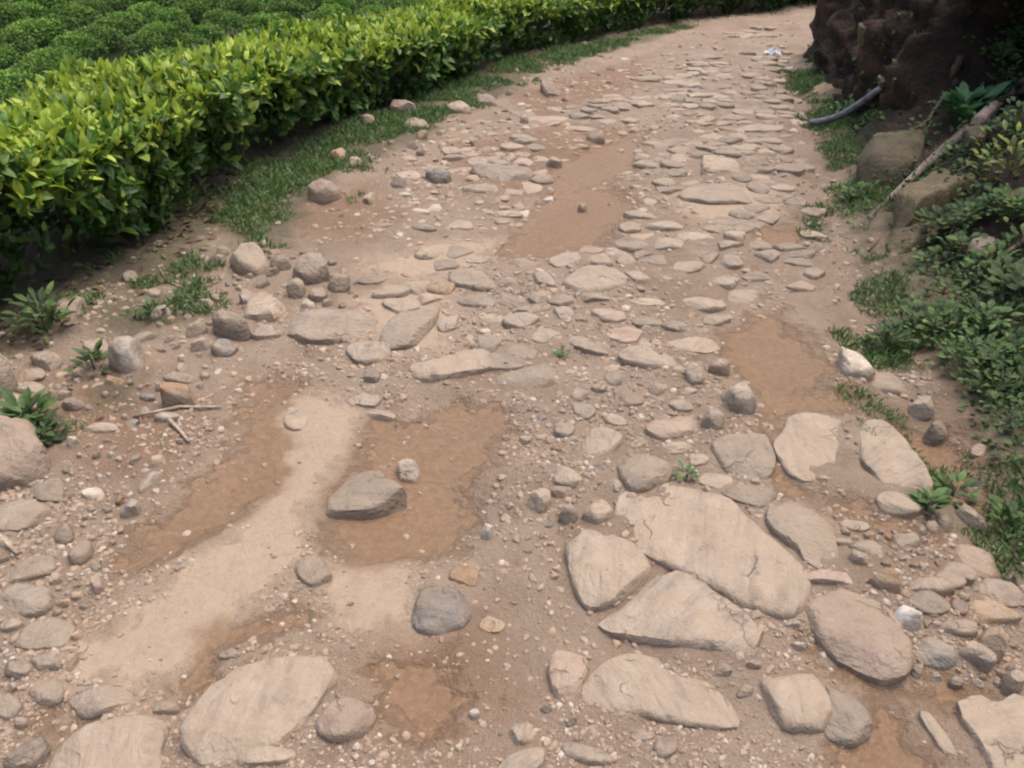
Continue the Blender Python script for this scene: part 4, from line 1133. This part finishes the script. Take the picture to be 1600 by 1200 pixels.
gplant(1075, 740, 14, .035, .03, .4, .02, 'weed', 'tiny green weed between the paving stones at the long slab', 6)
gplant(880, 553, 10, .03, .02, .4, .02, 'weed', 'tiny sprig growing in the middle of the stony road', 7)
gplant(1450, 790, 26, .05, .03, .7, .05, 'weed', 'small broad-leaved weed below the grass strip at right', 8)
gplant(1500, 745, 30, .045, .06, .5, .05, 'weed', 'creeping weed at the right side of the grass strip', 9)
gplant(245, 495, 20, .045, .05, .7, .05, 'weed', 'weed tuft in the grass behind the pale upright stone', 10)
l_, n_ = on_bank(1508, 185)
plant(l_, n_, 80, .15, .13, .9, .12, 'broad', 'bright blue-green broad-leaved plant high on the right bank', 11)
l_, n_ = on_bank(1580, 270)
plant(l_, n_, 90, .055, .18, .9, .2, 'lime', 'yellowish leafy weed above the mossy ledge on the bank', 12)
k = 0
rs = random.Random(77)
for px, py in [(1440,505),(1470,470),(1500,520),(1540,560),(1480,560),(1570,610),(1530,610),(1590,560),(1520,460),(1560,500),(1450,430),(1500,400),(1550,430),(1590,470),(1590,660),(1570,690),
               (1545,650),(1580,350),(1520,345),(1470,360),(1590,400),(1410,490),(1360,300),(1365,345),(1345,320),(1500,240),(1440,215),(1595,205),(1560,330),(1395,520),(1600,740),(1590,800),(1610,830),(1325,175),(1425,470),(1455,530),(1475,520),(1505,580),(1520,560),(1550,590),(1555,620),(1575,640),(1590,610),(1600,690),(1580,720),(1560,560),(1535,520),(1490,490),(1480,440),(1530,490),(1570,450),(1560,90),(1595,60),(1570,130),(1590,20)]:
    l_, n_ = on_bank(px, py)
    plant(l_, n_, rs.randint(30, 80), rs.uniform(.018, .04) * (1 + .08 * l_.y), rs.uniform(.08, .17), .7, rs.uniform(.04, .13), 'weed',
          'leafy green weed ' + ('at the top right of the bank above the branch' if py < 140 else 'around the mossy ledge rocks of the bank' if py < 380 and px < 1510 else 'beside the yellowish weed near the right picture edge' if py < 380 else
          'at the bank foot behind the pale round boulder' if px < 1485 else 'in the ground cover at the right picture edge' if px > 1565 else 'in the middle of the ground cover on the right bank'), 200 + k, 'leafy weeds on the right bank', .6); k += 1
def bank_cover(n=34000):
    rg = np.random.default_rng(8); me = BANK.data
    V = np.array([v.co[:] for v in me.vertices]); Q = np.array([p.vertices[:] for p in me.polygons]); cut = np.array([a.value for a in me.attributes['cut'].data])
    ct = V[Q].mean(1); ar = np.linalg.norm(np.cross(V[Q[:, 2]] - V[Q[:, 0]], V[Q[:, 3]] - V[Q[:, 1]]), axis=1) * .5
    nr = unit(np.cross(V[Q[:, 2]] - V[Q[:, 0]], V[Q[:, 3]] - V[Q[:, 1]])); nr[nr[:, 2] < 0] *= -1
    cc = cut[Q].mean(1)
    wgt = ar * np.where(cc < .5, 1.0, 0.10 + .9 * sstep(5.2, 3.6, ct[:, 1])) * (ct[:, 1] > .8) * (ct[:, 1] < 10) * (ct[:, 2] < 3.4)
    wgt *= sstep(-.02, .2, fbm(ct[:, 0] * 3 + ct[:, 2] * 2.5, ct[:, 1] * 3, 44, 4)) + .03
    wgt *= np.where(ct[:, 1] > 7.2, .25, 1.0)
    f = rg.choice(len(Q), n, p=wgt / wgt.sum())
    a = rg.random((n, 2)); q = V[Q[f]]
    P = (q[:, 0] * (1 - a[:, :1]) + q[:, 1] * a[:, :1]) * (1 - a[:, 1:]) + (q[:, 3] * (1 - a[:, :1]) + q[:, 2] * a[:, :1]) * a[:, 1:]
    N = nr[f] + rg.normal(size=(n, 3)) * .45 + np.array([0, 0, .35])
    D = rg.normal(size=(n, 3)) + nr[f] * .5
    L = (.010 + .03 * rg.random(n) ** 1.6) * (1 + .06 * P[:, 1]); P = P + nr[f] * (rg.exponential(.025, n))[:, None]
    tag(link('ground_cover', leaf_mesh('ground_cover', P, D, N, L, L * .62, .36 + rg.normal(0, .3, n)), M['weed']), 'dense small-leaved green ground cover on the right bank', 'ground cover', kind='stuff')
bank_cover()

# ------------------------------------------------------------------ rocks in the bank
def bank_rock(flat, h, mat, seed, rnd=.15, lift=.0):
    cx, cy = np.mean(flat[0::2]), np.mean(flat[1::2])
    l, nrm = on_bank(cx, cy)
    t = (l - Vector((0, 0, CAM_H))).length / Vector(ray(cx, cy)).length
    P = []
    plane_n = (nrm * .5 + Vector((0, 0, 1))).normalized()
    q = plane_n.to_track_quat('Z', 'Y'); inv = q.inverted()
    for i in range(0, len(flat), 2):
        d = Vector(ray(flat[i], flat[i + 1])); k = (l - Vector((0, 0, CAM_H))).dot(plane_n) / d.dot(plane_n)
        w_ = Vector((0, 0, CAM_H)) + d * k - l
        a = inv @ w_; P.append((a.x, a.y))
    P = np.array(P); P -= P.mean(0)
    if (np.roll(P[:, 0], -1) - P[:, 0]).dot(np.roll(P[:, 1], -1) + P[:, 1]) > 0: P = P[::-1]
    o = link('rock', stone_mesh(P, h, rnd, seed, zb=-.15), M[mat], BANK, l - plane_n * lift)
    o.rotation_euler = q.to_euler(); return o
bank_rock([1375,340,1420,303,1470,283,1560,255,1572,285,1500,308,1430,330], .09, 'mossy', 1, .1)['label'] = 'long mossy tan ledge rock'
bank_rock([1335,282,1345,247,1420,236,1450,260,1440,282,1350,287], .16, 'dark', 2, .1)['label'] = 'dark squarish mossy rock'
bank_rock([1365,432,1400,402,1460,384,1445,410,1400,428], .06, 'mossy', 3, .1)['label'] = 'pale flat slab tilted in the bank foot'
bank_rock([1380,385,1420,360,1500,348,1470,375,1410,395], .06, 'mossy', 4, .1)
bank_rock([1500,215,1530,205,1545,222,1515,232], .06, 'dark', 5)
bank_rock([1590,440,1605,435,1612,448,1596,452], .05, 'tan', 6, .6)
bank_rock([1275,130,1310,140,1300,165,1270,150], .07, 'orange', 7, .4)
bank_rock([1440,455,1475,440,1500,455,1470,470], .05, 'mossy', 8, .1)
bank_rock([1545,320,1590,300,1610,318,1570,335], .07, 'mossy', 9, .1)
bank_rock([1500,395,1545,380,1560,398,1520,410], .06, 'tan', 10, .1)
bank_rock([1350,222,1400,214,1425,226,1380,236], .06, 'mossy', 11, .1)
for k, pp in enumerate([[(1475, 150), (1450, 190), (1400, 225)], [(1520, 255), (1460, 300), (1405, 345), (1360, 380)], [(1600, 380), (1540, 420), (1490, 430)]]):
    P_ = [on_bank(*q) for q in pp]; P_ = [a + b * .012 for a, b in P_]
    link('root', tube_mesh('root', P_, [.011 - .007 * i / len(P_) for i in range(len(P_))], 6), M['bark'], BANK)
rs = random.Random(12)
for k in range(12):                                             # clods and stones in the cut face
    px, py = rs.uniform(1270, 1500), rs.uniform(0, 190)
    if px < 1290 + (60 - py) * .2: continue
    s_ = rs.uniform(7, 17)
    bank_rock(ell(px, py, s_ * 1.3, s_), rs.uniform(.03, .07), rs.choice(['dark', 'dark', 'mossy', 'dark']), 60 + k, .3, .03)

# ------------------------------------------------------------------ long root, pipe, sticks, litter
def along(pxs, lift):
    out = []
    for px, py in pxs:
        l, n = on_bank(px, py); out.append(l + n * lift)
    return out
tag(link('fallen_branch', tube_mesh('fallen_branch', along([(1660, 105), (1600, 145), (1560, 172), (1530, 200), (1490, 232), (1450, 265), (1405, 305), (1360, 345)], .03), [.06, .058, .05, .042, .034, .027, .02, .012], 10), M['root']), 'long weathered grey-pink branch lying diagonally across the bank', 'branch')
pa = Vector((*G(1268, 186), 0.03)); pa.z = gz(pa.x, pa.y) + .03
pb, nb = on_bank(1366, 146)
pm = [pa.lerp(pb + nb * .02, f) + Vector((0, 0, -.05 * math.sin(f * math.pi))) for f in np.linspace(0, 1.12, 12)]
pr = link('drain_pipe', None, loc=(0, 0, 0)); tag(pr, 'dark blue-grey plastic pipe running from the bank into the ditch', 'pipe')
link('tube', tube_mesh('tube', pm, [.026] * 12, 14), M['pipe'], pr)
link('rim', tube_mesh('rim', [pm[0] - (pm[1] - pm[0]) * .02, pm[0] + (pm[1] - pm[0]) * .12], [.030, .030], 14), M['pipe'], pr)
def stick(pp, r, label, name='stick'):
    P = []
    for px, py in pp:
        x, y = G(px, py); P.append((x, y, gz(x, y) + r * 1.6))
    n = len(P); tag(link(name, tube_mesh(name, P, [r * (1 - .5 * i / n) for i in range(n)], 6), M['twig']), label, 'stick')
stick([(210, 657), (250, 653), (285, 648), (318, 649), (348, 646)], .007, 'long straight dry stick on the left gravel')
stick([(268, 668), (276, 676), (288, 688), (297, 698)], .008, 'short thick dry stick below the long straight stick')
stick([(-5, 838), (10, 855), (32, 875)], .008, 'pale broken stick at the left picture edge')
stick([(248, 418), (262, 440), (290, 452)], .004, 'thin dark twig lying at the hedge foot')
def litter(px, py, size, seed, label):
    rg = np.random.default_rng(seed); n = 7
    X, Y = np.meshgrid(np.linspace(-1, 1, n), np.linspace(-.7, .7, n))
    Z = np.abs(rg.normal(0, .35, (n, n))) + .05
    x, y = G(px, py)
    V = np.stack([X + rg.normal(0, .1, (n, n)), Y + rg.normal(0, .1, (n, n)), Z], -1).reshape(-1, 3) * size
    o = link('paper_litter', np_mesh('paper_litter', V, grid_faces(n, n), False), M['paper'], None, (x, y, gz(x, y) + .01))
    so = o.modifiers.new('thickness', 'SOLIDIFY'); so.thickness = .002
    tag(o, label, 'litter')
litter(1208, 80, .09, 1, 'crumpled white paper litter at the far road edge by the bank')
litter(1231, 102, .05, 2, 'smaller white scrap of litter nearer than the crumpled paper')
